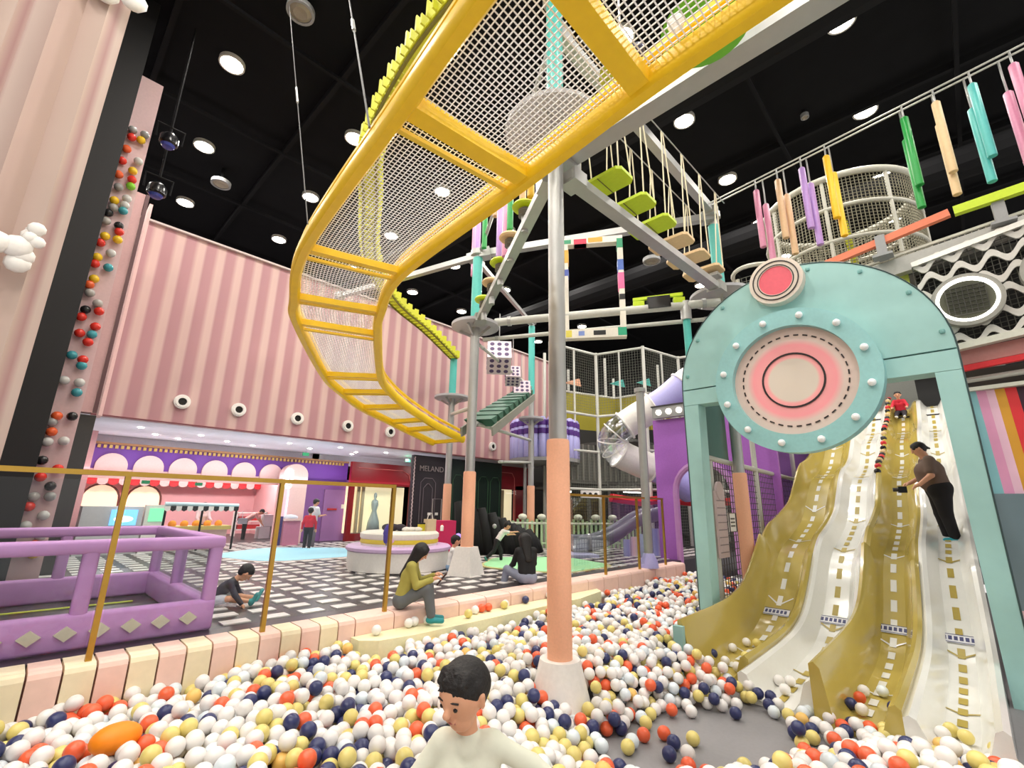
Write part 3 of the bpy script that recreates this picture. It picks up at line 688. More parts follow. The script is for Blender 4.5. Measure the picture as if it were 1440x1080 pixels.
# net: diagonal cords in (s, v) space following arc length
mid = [(Vector(a) + Vector(c)) / 2 for a, c in zip(out_, inn_)]
L = [0.0]
for a, c in zip(mid[:-1], mid[1:]): L.append(L[-1] + (c - a).length)
def on_net(l, v):
    i = int(np.searchsorted(L, l)) - 1; i = max(0, min(i, len(L) - 2)); t = (l - L[i]) / max(1e-6, L[i + 1] - L[i])
    s = i + min(max(t, 0), 1); p = at_s(out_, s) * (1 - v) + at_s(inn_, s) * v
    return p + Vector((0, 0, .05 - .02 * math.sin(PI * v)))
bb = MB(); NV = 27; dl = .036; NL = int(L[-1] / dl)
for j in range(NV + 1):
    bb.tube([on_net(L[-1] * k / 150, .04 + .92 * j / NV) for k in range(151)], .0046, 3, cap=False)
for k in range(NL):
    bb.tube([on_net(k * dl, .04 + .92 * j / 6) for j in range(7)], .0046, 3, cap=False)
bb.build('rope_net', net_w, nb, kind='stuff')

for k, (x, y, z, r, m_, lb_) in enumerate([(2.93, 1.57, 5.2, .2, mat('lime_yellow_mesh', (186, 196, 60), .6), 'yellow green hanging disc seen through the net beside the turquoise pipe'), (3.02, .9, 5.2, .33, mat('fresh_green', (110, 190, 40), .5), 'large green hanging disc above the yellow bridge at the top edge')]):
    t = thing('hanging_disc', (x, y, z), lb_, 'disc')
    one('disc', m_, t, 'lathe', (x, y, z), [(.01, -.04), (r * .8, -.035), (r, 0), (r * .8, .05), (.01, .06)], 28, smooth='auto'); one('rope', steel, t, 'cyl', (x, y, z + .05), (x, y, CEIL_Z), .01, None, 6)
for k, (x, y, c_, lb_) in enumerate([(2.0, .72, (236, 234, 230), 'white ball lying on the net of the yellow bridge'), (2.0, .95, (46, 48, 80), 'dark ball lying in the corner of the yellow bridge net')]):
    tag(MB().ball((x - .05, y, 4.09), .045, seg=9).build('stray_ball', mat('stray_%d' % c_[0], c_, .3), smooth=True), lb_, 'ball')

# ---------------------------------------------------------------- lime slat bridge higher up
lb = thing('lime_bridge', (4, 7, 5.6), 'high curved bridge of lime slats with jagged sides ending at the far turquoise post', 'bridge')
lp = spline([(7.35, 9.25, 5.35), (5.93, 8.5, 5.5), (4.63, 7.9, 5.62), (3.55, 6.91, 5.75), (2.74, 5.54, 5.85), (2.3, 4.75, 5.95), (2.03, 3.52, 6.0), (1.95, 2.4, 6.0), (1.95, 1.0, 6.0)], 11)
slat = mat('lime_slat', (206, 206, 34), .5)
for i in range(0, len(lp) - 1):
    p = Vector(lp[i]); d = (Vector(lp[i + 1]) - p).normalized(); s = d.cross(Vector((0, 0, 1))).normalized()
    bb = MB(); bb.bar(p - s * .12, p + s * .12, .1, .03)
    for sg in (-1, 1):
        c = p + s * .12 * sg; hgt = .12 if i % 2 else .19
        bb.bar(c, c + Vector((0, 0, hgt)), .02, .1)
    bb.build('slat', slat, lb)
for sg in (-1, 1):
    bb = MB(); bb.tube([Vector(lp[i]) + (Vector(lp[min(i + 1, len(lp) - 1)]) - Vector(lp[max(i - 1, 0)])).cross(Vector((0, 0, 1))).normalized() * .09 * sg - Vector((0, 0, .03)) for i in range(len(lp))], .02, 5)
    bb.build('side_rope', mat('olive_rope', (120, 112, 30), .6), lb)

# ---------------------------------------------------------------- plank bridge with ropes
pcol = ['lime', 'lime', 'lime', 'tan', 'tan', 'tan']
ordn = ['lime hanging plank closest to the centre pole', 'second lime hanging plank from the centre pole', 'third lime hanging plank next to the tan ones', 'first tan hanging plank next to the lime ones', 'middle tan hanging plank of the rope bridge', 'last tan hanging plank above the arch platform']
for i in range(6):
    x, y, z = 4.11 + .567 * i, 2.5, 5.25 - (0 if i else -.02)
    t = thing('hanging_plank', (x, y, z), ordn[i], 'plank', 'planks of the rope bridge')
    m_ = lime if i < 3 else tan
    bb = MB(); w, l, c = .17, .29, .05
    bb.prism([(x - w + c, y - l), (x + w - c, y - l), (x + w, y - l + c), (x + w, y + l - c), (x + w - c, y + l), (x - w + c, y + l), (x - w, y + l - c), (x - w, y - l + c)], 2, z - .02, z + .02)
    bb.build('board', m_, t)
    bb = MB(); bb.tube([(x - w, y, z - .025), (x + w, y, z - .025)], .006, 4); bb.build('underside_seam', mat('seam_brown', (96, 92, 50), .7), t)
    for sy in (-1, 1):
        for sx in (-1, 1):
            one('rope', mat('pale_rope', (220, 210, 180), .8), t, 'tube', [(x + sx * (w - .03), y + sy * (l - .03), z), (x + sx * .02, 2.58 - .16 * (x + sx * .02 - 3.4) / 3.9 + sy * .24, 6.72 - .16 * (x + sx * .02 - 3.4) / 3.9)], .009, 5)
for sy in (-.24, .24):
    o = MB().tube([(3.4, 2.58 + sy, 6.72), (7.3, 2.42 + sy, 6.56)], .009, 5).build('support_cable', steel)
    tag(o, 'thin steel cable carrying the plank ropes on the %s side' % ('arch' if sy < 0 else 'yellow bridge'), 'cable')
# end step plate on the arch platform
o = MB().box((7.0, 2.42, 5.16), (.2, .3, .05)).build('end_plate', steel); tag(o, 'small silver step plate at the end of the plank bridge', 'plate')

# ---------------------------------------------------------------- stepping mushrooms
for i, (x, y, z) in enumerate([(3.787, 3.48, 5.255), (4.081, 4.011, 5.179), (4.319, 4.441, 5.057), (4.551, 4.859, 4.965), (4.791, 5.293, 4.892)]):
    t = thing('stepping_mushroom', (x, y, z), ['lime stepping mushroom nearest the centre pole', 'upper tan stepping mushroom', 'lime stepping mushroom between the two tan ones', 'lower tan stepping mushroom', 'lowest lime stepping mushroom over the grey disc'][i], 'stepping stone', 'stepping mushrooms along the wavy beam')
    one('cap', lime if i % 2 == 0 else tan, t, 'lathe', (x, y, z), [(.01, -.025), (.15, -.02), (.165, 0), (.15, .03), (.01, .04)], 24, smooth='auto')
    one('spring', mat('spring_grey', (120, 118, 108), .4, .4), t, 'lathe', (x, y, z), [(.085 if k % 2 else .07, -.03 - .014 * k) for k in range(8)], 16)
    one('stem', steel, t, 'cyl', (x, y, z - .36), (x, y, z - .13), .045, None, 12)

# ---------------------------------------------------------------- hanging padded tubes
def tube_thing(x, y, z0, z1, m, label, group, ztop):
    t = thing('hanging_tube', (x, y, z0), label, 'tube', group)
    one('padding', m, t, 'lathe', (x, y, 0), [(.03, z0), (.045, z0 + .01), (.045, z1 - .02), (.03, z1)], 10, smooth='auto')
    one('chain', steel, t, 'tube', [(x, y, z1), (x + .012, y, (z1 + ztop) / 2), (x, y, ztop)], .012, 5)
    return t
aqua = mat('aqua_tube', (78, 180, 174), .4); beige = mat('beige_tube', (214, 176, 134), .5); yel = mat('sun_tube', (240, 190, 20), .4); mint = mat('pale_rose_tube', (226, 150, 186), .4)
nm = ['rose', 'beige', 'violet', 'yellow', 'green', 'tan', 'aqua', 'pink']
mm = [rose, beige, violet, yel, green, tan, aqua, rose]
yy = [(1.69, 1.60), (1.365, 1.29), (1.03, .965), (.71, .67), (-.176, -.15), (-.486, -.476), (-.815, -.771), (-1.154, -1.07)]
def rope_x(y): return 7.32 + (y - 1.69) * .132
for i in range(8):
    for q in range(2):
        y = yy[i][q]; z1 = 6.57 if q == 0 else 6.31; x = rope_x(y) + (0 if q == 0 else .09)
        tube_thing(x, y, z1 - 1.03 - .0 * q, z1, mm[i], '%s %s padded tube of the pair hanging on the rope line' % ('higher' if q == 0 else 'lower', nm[i]), 'paired tubes on the rope line', 6.755 if q == 0 else 6.755)
for dx, lb2 in ((.0, 'front'), (.09, 'rear')):
    o = MB().tube([(rope_x(2.45) + dx, 2.45, 6.76), (rope_x(-1.2) + dx, -1.2, 6.755), (rope_x(-3) + dx, -3, 6.755)], .012, 6).build('rope_line', pipe_w)
    tag(o, '%s white rope line carrying the paired padded tubes' % lb2, 'rope')
for i, (x, y, z0, z1, m_, c_) in enumerate([(5.31, 6.22, 5.85, 7.0, mint, 'rose'), (5.13, 5.9, 5.87, 7.05, violet, 'violet'), (4.85, 5.41, 5.92, 6.78, green, 'green'), (4.38, 4.55, 5.2, 6.16, violet, 'violet'), (4.23, 4.27, 5.05, 6.04, mint, 'rose'),
                                               (4.11, 4.06, 5.33, 6.05, green, 'green'), (4.52, 4.8, 6.1, 6.69, beige, 'beige'), (3.83, 3.56, 5.42, 6.1, beige, 'beige'), (3.683, 3.29, 5.25, 6.1, yel, 'yellow')]):
    where = ['beside the turquoise post, outermost', 'right against the turquoise post', 'ending over the turquoise post', 'longest of the bunch above the second lime mushroom', 'next to the long violet one above the mushrooms', 'behind the upper tan mushroom', 'short one just under the yellow bridge', 'above the first lime mushroom', 'touching the centre pole platform'][i]
    tube_thing(x, y, z0, z1, m_, '%s hanging tube %s' % (c_, where), 'tubes above the stepping mushrooms', 6.9 if i < 3 else 6.6)
o = MB().tube([(3.35, 2.7, 6.85), (5.1, 5.8, 6.1)], .03, 6).build('tube_rail', steel); tag(o, 'steel rail from which the tubes above the mushrooms hang', 'rail')

# ---------------------------------------------------------------- paint-splashed square frame
pf = thing('painted_frame', (6.26, 4.13, 4.35), 'square white climbing frame splashed with coloured paint patches', 'frame')
A_, B_ = Vector((5.975, 4.56, 0)), Vector((6.56, 3.7, 0)); ud = (B_ - A_).normalized(); nd = Vector((ud.y, -ud.x, 0)); Lf = (B_ - A_).length
def fpt(u, z, n=0): return A_ + ud * u + nd * n + Vector((0, 0, z))
fw = mat('frame_white', (226, 220, 206), .5)
def fbar(u0, u1, z0, z1, m_, n0=-.07, n1=.07, nme='side'):
    V = [fpt(u, z, n) for u in (u0, u1) for z in (z0, z1) for n in (n0, n1)]
    MB().add(V, [(0, 1, 3, 2), (4, 6, 7, 5), (0, 4, 5, 1), (2, 3, 7, 6), (0, 2, 6, 4), (1, 5, 7, 3)]).build(nme, m_, pf)
fbar(0, .09, 4.34, 6.22, fw); fbar(Lf - .09, Lf, 4.34, 6.22, fw); fbar(.09, Lf - .09, 6.1, 6.22, fw); fbar(.09, Lf - .09, 4.34, 4.5, fw)
for u0, u1, z0, z1, c_ in ((0, .1, 5.75, 6.0, (214, 164, 60)), (0, .1, 5.5, 5.62, (76, 92, 170)), (.2, .42, 6.1, 6.2, (206, 50, 80)), (.45, .7, 6.12, 6.21, (214, 164, 60)), (.02, .15, 6.12, 6.2, (60, 150, 110)), (Lf - .1, Lf, 5.98, 6.16, (40, 140, 100)),
                           (Lf - .1, Lf, 5.55, 5.75, (80, 110, 190)), (Lf - .1, Lf, 5.2, 5.5, (226, 100, 150)), (Lf - .09, Lf, 5.0, 5.1, (20, 20, 20)), (.04, .14, 4.36, 4.48, (220, 206, 80)), (.25, .35, 4.38, 4.46, (120, 140, 200)), (.5, .7, 4.38, 4.46, (24, 24, 24)), (.9, 1.04, 4.36, 4.5, (40, 160, 120))):
    fbar(u0, u1, z0, z1, mat('paint_%d_%d_%d' % c_, c_, .5), -.074, .074, 'paint_patch')
# seat trolley on the pipe
zt = thing('zip_trolley', (6.85, 3.26, 4.85), 'black box trolley with lime bars on the thick pipe', 'trolley')
one('box', blackg, zt, 'bar', (6.76, 3.4, 4.9), (6.96, 3.1, 4.92), .2, .2)
one('bar', lime, zt, 'bar', (6.63, 3.59, 5.0), (7.08, 2.92, 5.06), .06, .05)
for a in (0, 1): one('pad', lime, zt, 'bar', (6.63 + .36 * a, 3.59 - .54 * a, 4.9 + .03 * a), (6.73 + .36 * a, 3.44 - .54 * a, 4.9 + .03 * a), .1, .12)

# ---------------------------------------------------------------- white box bridge and green steps
dP = (Vector(P4) - Vector(P2)).normalized()
for i, (x, y, z, sz, lb2) in enumerate([(6.55, 6.72, 4.62, .5, 'largest white perforated box hanging above the green steps'), (7.6, 7.32, 4.55, .34, 'middle white perforated box with violet rim'), (8.45, 7.82, 4.4, .42, 'lowest white perforated box near the turquoise pipe')]):
    t = thing('perforated_box', (x, y, z), lb2, 'box', 'perforated boxes of the box bridge')
    rot = Matrix.Rotation(math.atan2(dP.y, dP.x) + .3, 3, 'Z') @ Matrix.Rotation(.5, 3, 'Y')
    MB().box((x, y, z), (sz, sz, sz), rot=rot).build('shell', mat('box_pink_white', (232, 214, 222), .5), t)
    bb = MB()
    for ax in range(3):
        for sg in (-1, 1):
            for a in (-1, 0, 1):
                for c in (-1, 0, 1):
                    p = [a * sz * .3, c * sz * .3]; q = [0, 0, 0]; q[ax] = sg * sz * .5; q[(ax + 1) % 3], q[(ax + 2) % 3] = p
                    ce = rot @ Vector(q) + Vector((x, y, z)); nn = rot @ Vector([sg if k == ax else 0 for k in range(3)])
                    bb.cyl(ce - nn * .01, ce + nn * .008, sz * .095, None, 10)
    bb.build('holes', mat('box_hole', (90, 70, 110), .6), t)
    one('hanger', steel, t, 'cyl', (x, y, z + sz * .5), (x, y, z + 1.0), .01, None, 5)
gsx = thing('green_steps', (7, 7, 3.6), 'flight of dark green wedge steps between grey side boards', 'steps')
a0, a1 = Vector((5.35, 6.0, 2.95)), Vector((8.7, 7.97, 4.45)); nS = 9; dn = Vector((dP.y, -dP.x, 0))
for i in range(nS):
    p = a0.lerp(a1, (i + .5) / nS)
    q = [p - dn * .25, p + dn * .25]; V = []
    for c in q: V += [c + Vector((-.2 * dP.x, -.2 * dP.y, .02)), c + Vector((.2 * dP.x, .2 * dP.y, .16)), c + Vector((.2 * dP.x, .2 * dP.y, -.04))]
    MB().add(V, [(0, 1, 2), (5, 4, 3), (0, 3, 4, 1), (1, 4, 5, 2), (2, 5, 3, 0)]).build('step', mat('step_green', (44, 100, 78), .5), gsx)
for sg in (-1, 1): one('side_board', mat('side_grey', (140, 140, 128), .6), gsx, 'bar', a0 + dn * .28 * sg - Vector((0, 0, .12)), a1 + dn * .28 * sg - Vector((0, 0, .12)), .03, .16)

# ---------------------------------------------------------------- crayon balcony
cbx = thing('crayon_balcony', (10.6, 9.15, 2.8), 'round balcony fenced with purple striped crayon posts', 'balcony')
cc = Vector((10.9, 9.1)); rr = .95
for i in range(15):
    a = math.radians(135 + 13.5 * i); x, y = cc.x + rr * math.cos(a), cc.y + rr * math.sin(a)
    one('crayon', lav, cbx, 'lathe', (x, y, 2.95), [(.1, 0), (.115, .02), (.115, .62), (.1, .64)], 12, smooth='auto')
    bb = MB()
    for z0, z1 in ((.66, .82), (.9, 1.06)): bb.lathe((x, y, 2.95), [(.115, z0), (.12, z0 + .02), (.12, z1 - .02), (.115, z1)], 12)
    bb.build('purple_band', mat('crayon_purple', (84, 44, 130), .45), cbx)
    one('tip', lav, cbx, 'lathe', (x, y, 2.95), [(.11, .6), (.11, 1.08), (.06, 1.16), (.01, 1.17)], 12, smooth='auto')
one('deck', grey, cbx, 'lathe', (cc.x, cc.y, 2.85), [(.01, 0), (rr + .1, 0), (rr + .1, .1), (.01, .1)], 30)
for a in (2.5, 4.0): one('support', steel, cbx, 'cyl', (cc.x + .6 * math.cos(a), cc.y + .6 * math.sin(a), FZ), (cc.x + .6 * math.cos(a), cc.y + .6 * math.sin(a), 2.85), .05, None, 10)

# ---------------------------------------------------------------- picket fence
fe = thing('picket_fence', (10.6, 7.6, FZ), 'pale green picket fence with rounded white wavy tops', 'fence')
fp = spline([(9.1, 8.75), (9.75, 8.2), (10.6, 7.6), (11.5, 7.05), (12.3, 6.7)], 8)
fp = [(p[0], p[1], 0) for p in fp]
Lp = [0]
for a, c in zip(fp[:-1], fp[1:]): Lp.append(Lp[-1] + math.dist(a, c))
n = int(Lp[-1] / .125)
pick = mat('picket_green', (176, 206, 158), .5); pickw = mat('picket_cream', (226, 230, 210), .5)
for i in range(n):
    l = (i + .5) * .125; k = min(max(0, int(np.searchsorted(Lp, l)) - 1), len(fp) - 2); u = (l - Lp[k]) / (Lp[k + 1] - Lp[k])
    p = Vector(fp[k]).lerp(Vector(fp[k + 1]), u); d = (Vector(fp[k + 1]) - Vector(fp[k])).normalized(); hgt = .68 + .07 * abs(math.sin(i * PI / 4))
    bb = MB(); nrm = Vector((d.y, -d.x, 0)); w = .03
    bb.box((p.x, p.y, FZ + hgt / 2), (.06, .05, hgt), math.atan2(d.y, d.x)); bb.build('picket', pick, fe)
    if i % 4 == 2:
        bb = MB(); bb.ball((p.x, p.y, FZ + hgt + .03), .1, seg=6, sc=(1.2, 1.2, .8)); bb.build('rounded_top', pickw, fe, True)
bb = MB(); bb.tube([(p[0], p[1], FZ + .62) for p in fp], .035, 6); bb.build('top_rail', pickw, fe)
bb = MB(); bb.tube([(p[0], p[1], FZ + .12) for p in fp], .03, 6); bb.build('bottom_rail', pick, fe)

# ---------------------------------------------------------------- tube slide and its exit trough
ts = thing('tube_slide', (9, 4.7, 3), 'lavender and white tube slide curling behind the grey pole', 'slide')
tp = spline([(9.8, 3.2, 4.55), (9.25, 3.75, 4.2), (8.95, 4.25, 3.75), (8.66, 4.82, 3.38), (8.47, 5.2, 3.05), (8.6, 5.22, 2.75), (9.05, 4.9, 2.5), (9.6, 4.55, 2.3), (10.2, 4.4, 2.0)], 6); tp = [(p[0] * 1.26, p[1] * 1.26, 1.6 + (p[2] - 1.6) * 1.26) for p in tp]; TR = .37
cuts = [0, 8, 14, 20, 31, 38, len(tp)]; mm_ = [white, lav, white, 'w', white, lav]
for a, c, m_ in zip(cuts[:-1], cuts[1:], mm_):
    seg = tp[a:min(c + 1, len(tp))]
    if m_ == 'w':
        bb = MB(); bb.tube(seg, TR, 20, cap=False); bb.build('clear_section', glass('milky_shell', (.8, .84, .9), .1, .35), ts, True)
        for k in range(0, len(seg), 3):
            bb = MB(); d = Vector(seg[min(k + 1, len(seg) - 1)]) - Vector(seg[max(k - 1, 0)]); u, v = frame_of(d)
            bb.tube([Vector(seg[k]) + (u * math.cos(t_) + v * math.sin(t_)) * (TR + .005) for t_ in np.linspace(0, 2 * PI, 18, False)], .018, 5, closed=True); bb.build('ring', white, ts)
    else:
        bb = MB(); bb.tube(seg, TR, 20, cap=False); bb.build('tube_section', m_, ts, True)
    u, v = frame_of(Vector(seg[1]) - Vector(seg[0]))
    bb = MB(); bb.tube([Vector(seg[0]) + (u * math.cos(t_) + v * math.sin(t_)) * (TR + .02) for t_ in np.linspace(0, 2 * PI, 20, False)], .03, 6, closed=True); bb.build('flange', white, ts)
spx = thing('slide_pole', (8.3, 4.45, 0), 'grey steel pole with lilac foot in front of the curling tube slide', 'pole'); one('pole', steel, spx, 'cyl', (8.3, 4.45, .3), (8.3, 4.45, 3.9), .08, None, 18, smooth='auto'); one('cap', steel, spx, 'cyl', (8.3, 4.45, 3.84), (8.3, 4.45, 3.92), .11, None, 18); one('foot', lav, spx, 'lathe', (8.3, 4.45, FZ), [(.17, 0), (.15, .12), (.09, .25)], 18, smooth='auto')
tqp = thing('turquoise_post', (7.11, 2.9, 0), 'turquoise post holding the pipe ends behind the left shoulder of the arch', 'pole'); one('post', teal_p, tqp, 'cyl', (7.11, 2.9, .3), (7.11, 2.9, 4.72), .06, None, 16, smooth='auto'); one('clamp', steel, tqp, 'cyl', (7.11, 2.9, 4.6), (7.11, 2.9, 4.92), .085, None, 16)
ex = thing('slide_exit', (9.6, 6.1, FZ), 'grey slide exit trough with striped side panel behind the glass railing', 'slide')
ep = spline([(9.0, 6.7, .72), (9.5, 6.4, .74), (9.95, 6.1, .95), (10.35, 5.8, 1.25), (10.75, 5.5, 1.4)], 6)
bb = MB(); V = []
for i, p in enumerate(ep):
    d = Vector(ep[min(i + 1, len(ep) - 1)]) - Vector(ep[max(i - 1, 0)]); s_ = d.cross(Vector((0, 0, 1))).normalized()
    V += [Vector(p) + s_ * .3 * math.cos(t_) - Vector((0, 0, .3)) * math.sin(t_) + Vector((0, 0, .2)) for t_ in np.linspace(-.2, PI + .2, 12)]
F = [(i * 12 + j, i * 12 + j + 1, i * 12 + 13 + j, i * 12 + 12 + j) for i in range(len(ep) - 1) for j in range(11)]
bb.add(V, F); o = bb.build('trough', mat('trough_grey', (120, 122, 132), .25, coat=.4), ex, True)
sm = o.modifiers.new('thick', 'SOLIDIFY'); sm.thickness = .03
st = ramp_mat('striped_side', 0, [(0, (190, 200, 220)), (.3, (140, 150, 206)), (.5, (226, 190, 190)), (.75, (150, 180, 206)), (1, (190, 200, 220))], .4, period=.55)
for k in range(8): one('side_plank', st, ex, 'box', (9.75 + .14 * k, 5.75 - .105 * k, FZ + .18 + .03 * k), (.16, .03, .36 + .06 * k), -.64)
one('landing_mat', mat('landing_lilac', (190, 190, 226), .5), ex, 'box', (8.75, 6.5, FZ + .03), (.9, .8, .07), -.6)

# ---------------------------------------------------------------- purple gate tower with bulb sign
pt = thing('purple_tower', (10, 4.5, .3), 'purple gate tower with an arched doorway beside the teal arch', 'tower')
ay, ar = 4.03, .6
one('front_panel', purple, pt, 'prism', [(5.07, .3), (5.07, 3.57), (2.55, 3.57), (2.55, .3), (ay - ar, .3)] + [(ay - ar * math.cos(a), 1.95 + ar * math.sin(a)) for a in np.linspace(0, PI, 16)] + [(ay + ar, .3)], 0, 9.99, 10.07)
bb = MB(); bb.tube([(10.0, ay + ar, .4)] + [(10.0, ay + ar * math.cos(a), 1.95 + ar * math.sin(a)) for a in np.linspace(0, PI, 14)] + [(10.0, ay - ar, .4)], .07, 8); bb.build('door_arch', lilac, pt, 'auto')
sg = thing('bulb_sign', (9.9, 4.4, 3.7), 'grey signboard with round white bulbs on top of the purple tower', 'sign')
one('board', grey, sg, 'box', (9.92, 4.45, 3.72), (.14, 1.1, .26)); one('edge', dark, sg, 'box', (9.92, 4.45, 3.86), (.18, 1.14, .03))
for i in range(4): one('bulb', mat('sign_bulb', (255, 250, 240), emit=1.2), sg, 'ball', (9.83, 4.83 - .24 * i, 3.71), .07, seg=6, smooth=True)

# ---------------------------------------------------------------- netted frame wall left of the slides
fn = thing('net_screen', (9, 2.7, .3), 'netted steel frame wall along the ball pit between teal arch and purple wall', 'net wall')
for x in (6.95, 7.95, 9.0, 10.2, 11.6): one('post', pipe_w, fn, 'cyl', (x, 2.68, .0), (x, 2.68, 3.3 if x > 8.5 else 2.28), .045, None, 10)
one('top_rail', pipe_w, fn, 'cyl', (6.6, 2.68, 2.33), (13, 2.68, 2.22), .04, None, 10); one('upper_rail', pipe_w, fn, 'cyl', (7, 2.68, 3.3), (13, 2.68, 3.3), .035, None, 8)
net((6.6, 2.68, .35), (13, 2.68, .35), (13, 2.68, 2.25), (6.6, 2.68, 2.3), .095, .0065).build('netting', mat('dark_net', (66, 62, 58), .8), fn, kind='stuff')
one('kick_board', mat('wood_board', (176, 148, 104), .6, scale=4, noise=.15), fn, 'box', (9.2, 2.69, .2), (4.2, .05, .4))
one('padding', peach, fn, 'cyl', (8.25, 2.72, .3), (8.25, 2.72, 1.75), .055, None, 10)
hb = thing('height_board', (7.1, 2.62, 1.0), 'pale pink hanging rule board with rounded top on the net wall', 'board')
one('board', mat('board_pale', (196, 176, 176), .6), hb, 'prism', [(6.86, .95), (7.2, .95), (7.2, 1.85), (6.86, 1.85)], 1, 2.6, 2.63)
one('round_top', mat('board_pale', (196, 176, 176), .6), hb, 'prism', [(7.03 + .13 * math.cos(a), 1.86 + .13 * math.sin(a)) for a in np.linspace(0, 2 * PI, 18, False)], 1, 2.59, 2.625)
for k in range(8): one('line', mat('line_grey', (130, 116, 120), .6), hb, 'box', (7.03, 2.597, 1.02 + .1 * k), (.3, .004, .012))
pc = thing('notice_placard', (7.25, 2.55, 1.4), 'small white framed notice clipped to the net wall', 'sign')
one('card', white, pc, 'box', (7.32, 2.57, 1.42), (.26, .015, .26)); one('border', dark, pc, 'tube', [(7.19, 2.56, 1.29), (7.45, 2.56, 1.29), (7.45, 2.56, 1.55), (7.19, 2.56, 1.55)], .008, 5, closed=True)
for k in range(3): one('text_bar', dark, pc, 'box', (7.32, 2.558, 1.47 - .05 * k), (.16, .004, .02))
struct('wall_play', MB().box((13.6, 3.15, 1.9), (6.2, .12, 3.4)), mat('purple_back_wall', (132, 84, 158), .6))
MB().box((7.35, 2.72, 2.82), (.9, .05, .95)).build('teal_sheet', mat('dark_teal_sheet', (74, 110, 104), .5), fn)

# ---------------------------------------------------------------- far multi-storey net frame
ff = thing('net_climbing_frame_tower', (12.5, 7, FZ), 'large grey multi-level net frame with olive boards at the back', 'play frame')
olv = mat('olive_board', (150, 140, 34), .6)
def ftube(p, q, r=.045, nme='tube'): one(nme, pipe_w, ff, 'cyl', p, q, r, None, 8, smooth='auto')
corner = [(10.2, 8.3), (12.0, 7.9), (12.35, 6.45), (14.0, 6.1), (14.3, 4.6), (16.5, 4.6)]
for x, y in corner: ftube((x, y, FZ), (x, y, 6.35), .05, 'post')
for a, c in zip(corner[:-1], corner[1:]):
    m1, m2 = ((a[0] + c[0]) / 2, (a[1] + c[1]) / 2), None
    for z in (2.1, 3.2, 4.3, 6.3): ftube(a + (z,), c + (z,), .04, 'rail')
    ftube(m1 + (3.2,), m1 + (6.3,), .03, 'post')
    for z0, z1 in ((.6, 2.1), (2.1, 3.2), (4.3, 6.3)):
        net(a + (z0,), c + (z0,), c + (z1,), a + (z1,), .085, .0045).build('netting', net_g, ff, kind='stuff')
# storeys behind: decks, boards, inner posts
for x, y in ((11.5, 9.6), (13.3, 8.4), (13.6, 10.2), (15.2, 7.4), (15.8, 9.6), (17.2, 6.2)): ftube((x, y, FZ), (x, y, 6.6), .05, 'post')
for a, c in (((11.2, 8.9), (13.4, 8.1)), ((13.4, 8.1), (13.4, 6.9)), ((13.4, 6.9), (16.5, 6.0))):
    one('olive_board', olv, ff, 'bar', a + (4.55,), c + (4.55,), .05, 1.15)
    one('lower_board', mat('grey_sheet', (104, 104, 98), .7, scale=2), ff, 'bar', a + (2.9,), c + (2.9,), .05, 1.2)
    n = max(4, int(math.dist(a, c) / .2))
    for k in range(n):
        p = Vector(a + (2.9,)).lerp(Vector(c + (2.9,)), (k + .5) / n); one('slat', mat('slat_grey', (136, 134, 126), .7), ff, 'box', (p.x - .05, p.y - .05, 2.95), (.05, .05, 1.1))
    ftube(a + (5.15,), c + (5.15,), .04, 'rail')
for z in (2.2, 3.55): one('deck', mat('deck_grey', (90, 90, 86), .7), ff, 'box', (15.2, 9.2, z), (5.5, 4.5, .08))
struct('wall_frame_back', MB().box((16, 12.2, 3.2), (9, .12, 5.2)), mat('dim_hall_panel', (74, 72, 70), .7))
for k, (x, y, z, c_) in enumerate([(12.6, 7.5, 5.3, 'teal'), (13.2, 6.9, 5.35, 'teal'), (14.4, 5.8, 5.5, 'teal'), (11.6, 8.5, 5.3, 'peach'), (15.3, 5.5, 5.6, 'teal')]):
    one('roof_flag', teal_p if c_ == 'teal' else peach, ff, 'prism', [(x - .5, z), (x + .4, z + .06), (x + .3, z + .3)], 1, y - .02, y + .02)
for k, (x, y, z) in enumerate([(12.6, 9.2, 3.45), (13.6, 9.2, 3.45), (12.6, 8.6, 2.1), (14.4, 8.2, 2.1), (15.4, 8.0, 3.45), (12.9, 10.0, 2.1), (16.0, 7.2, 2.1)]):
    t = thing('strip_light', (x, y, z), 'short white strip light under the decks of the net frame', 'light', 'strip lights in the net frame')
    one('tube', mat('strip_glow', (255, 250, 236), emit=5), t, 'bar', (x - .35, y + .1, z), (x + .35, y - .1, z), .07, .04); one('base', white, t, 'bar', (x - .38, y + .1, z + .035), (x + .38, y - .1, z + .035), .1, .03)
one('wavy_red_board', redb, ff, 'tube', [(11.0, 6.9, 1.85), (11.8, 6.5, 1.75), (12.6, 6.2, 1.85), (13.6, 5.6, 1.75), (15, 5.0, 1.85)], .12, 6)
one('dice_board', white, ff, 'box', (11.2, 7.7, 1.95), (.6, .05, .2), -.4)
for k in range(3): one('dot', black, ff, 'ball', (11.0 + .17 * k, 7.74 - .07 * k, 1.95), .05, seg=5)
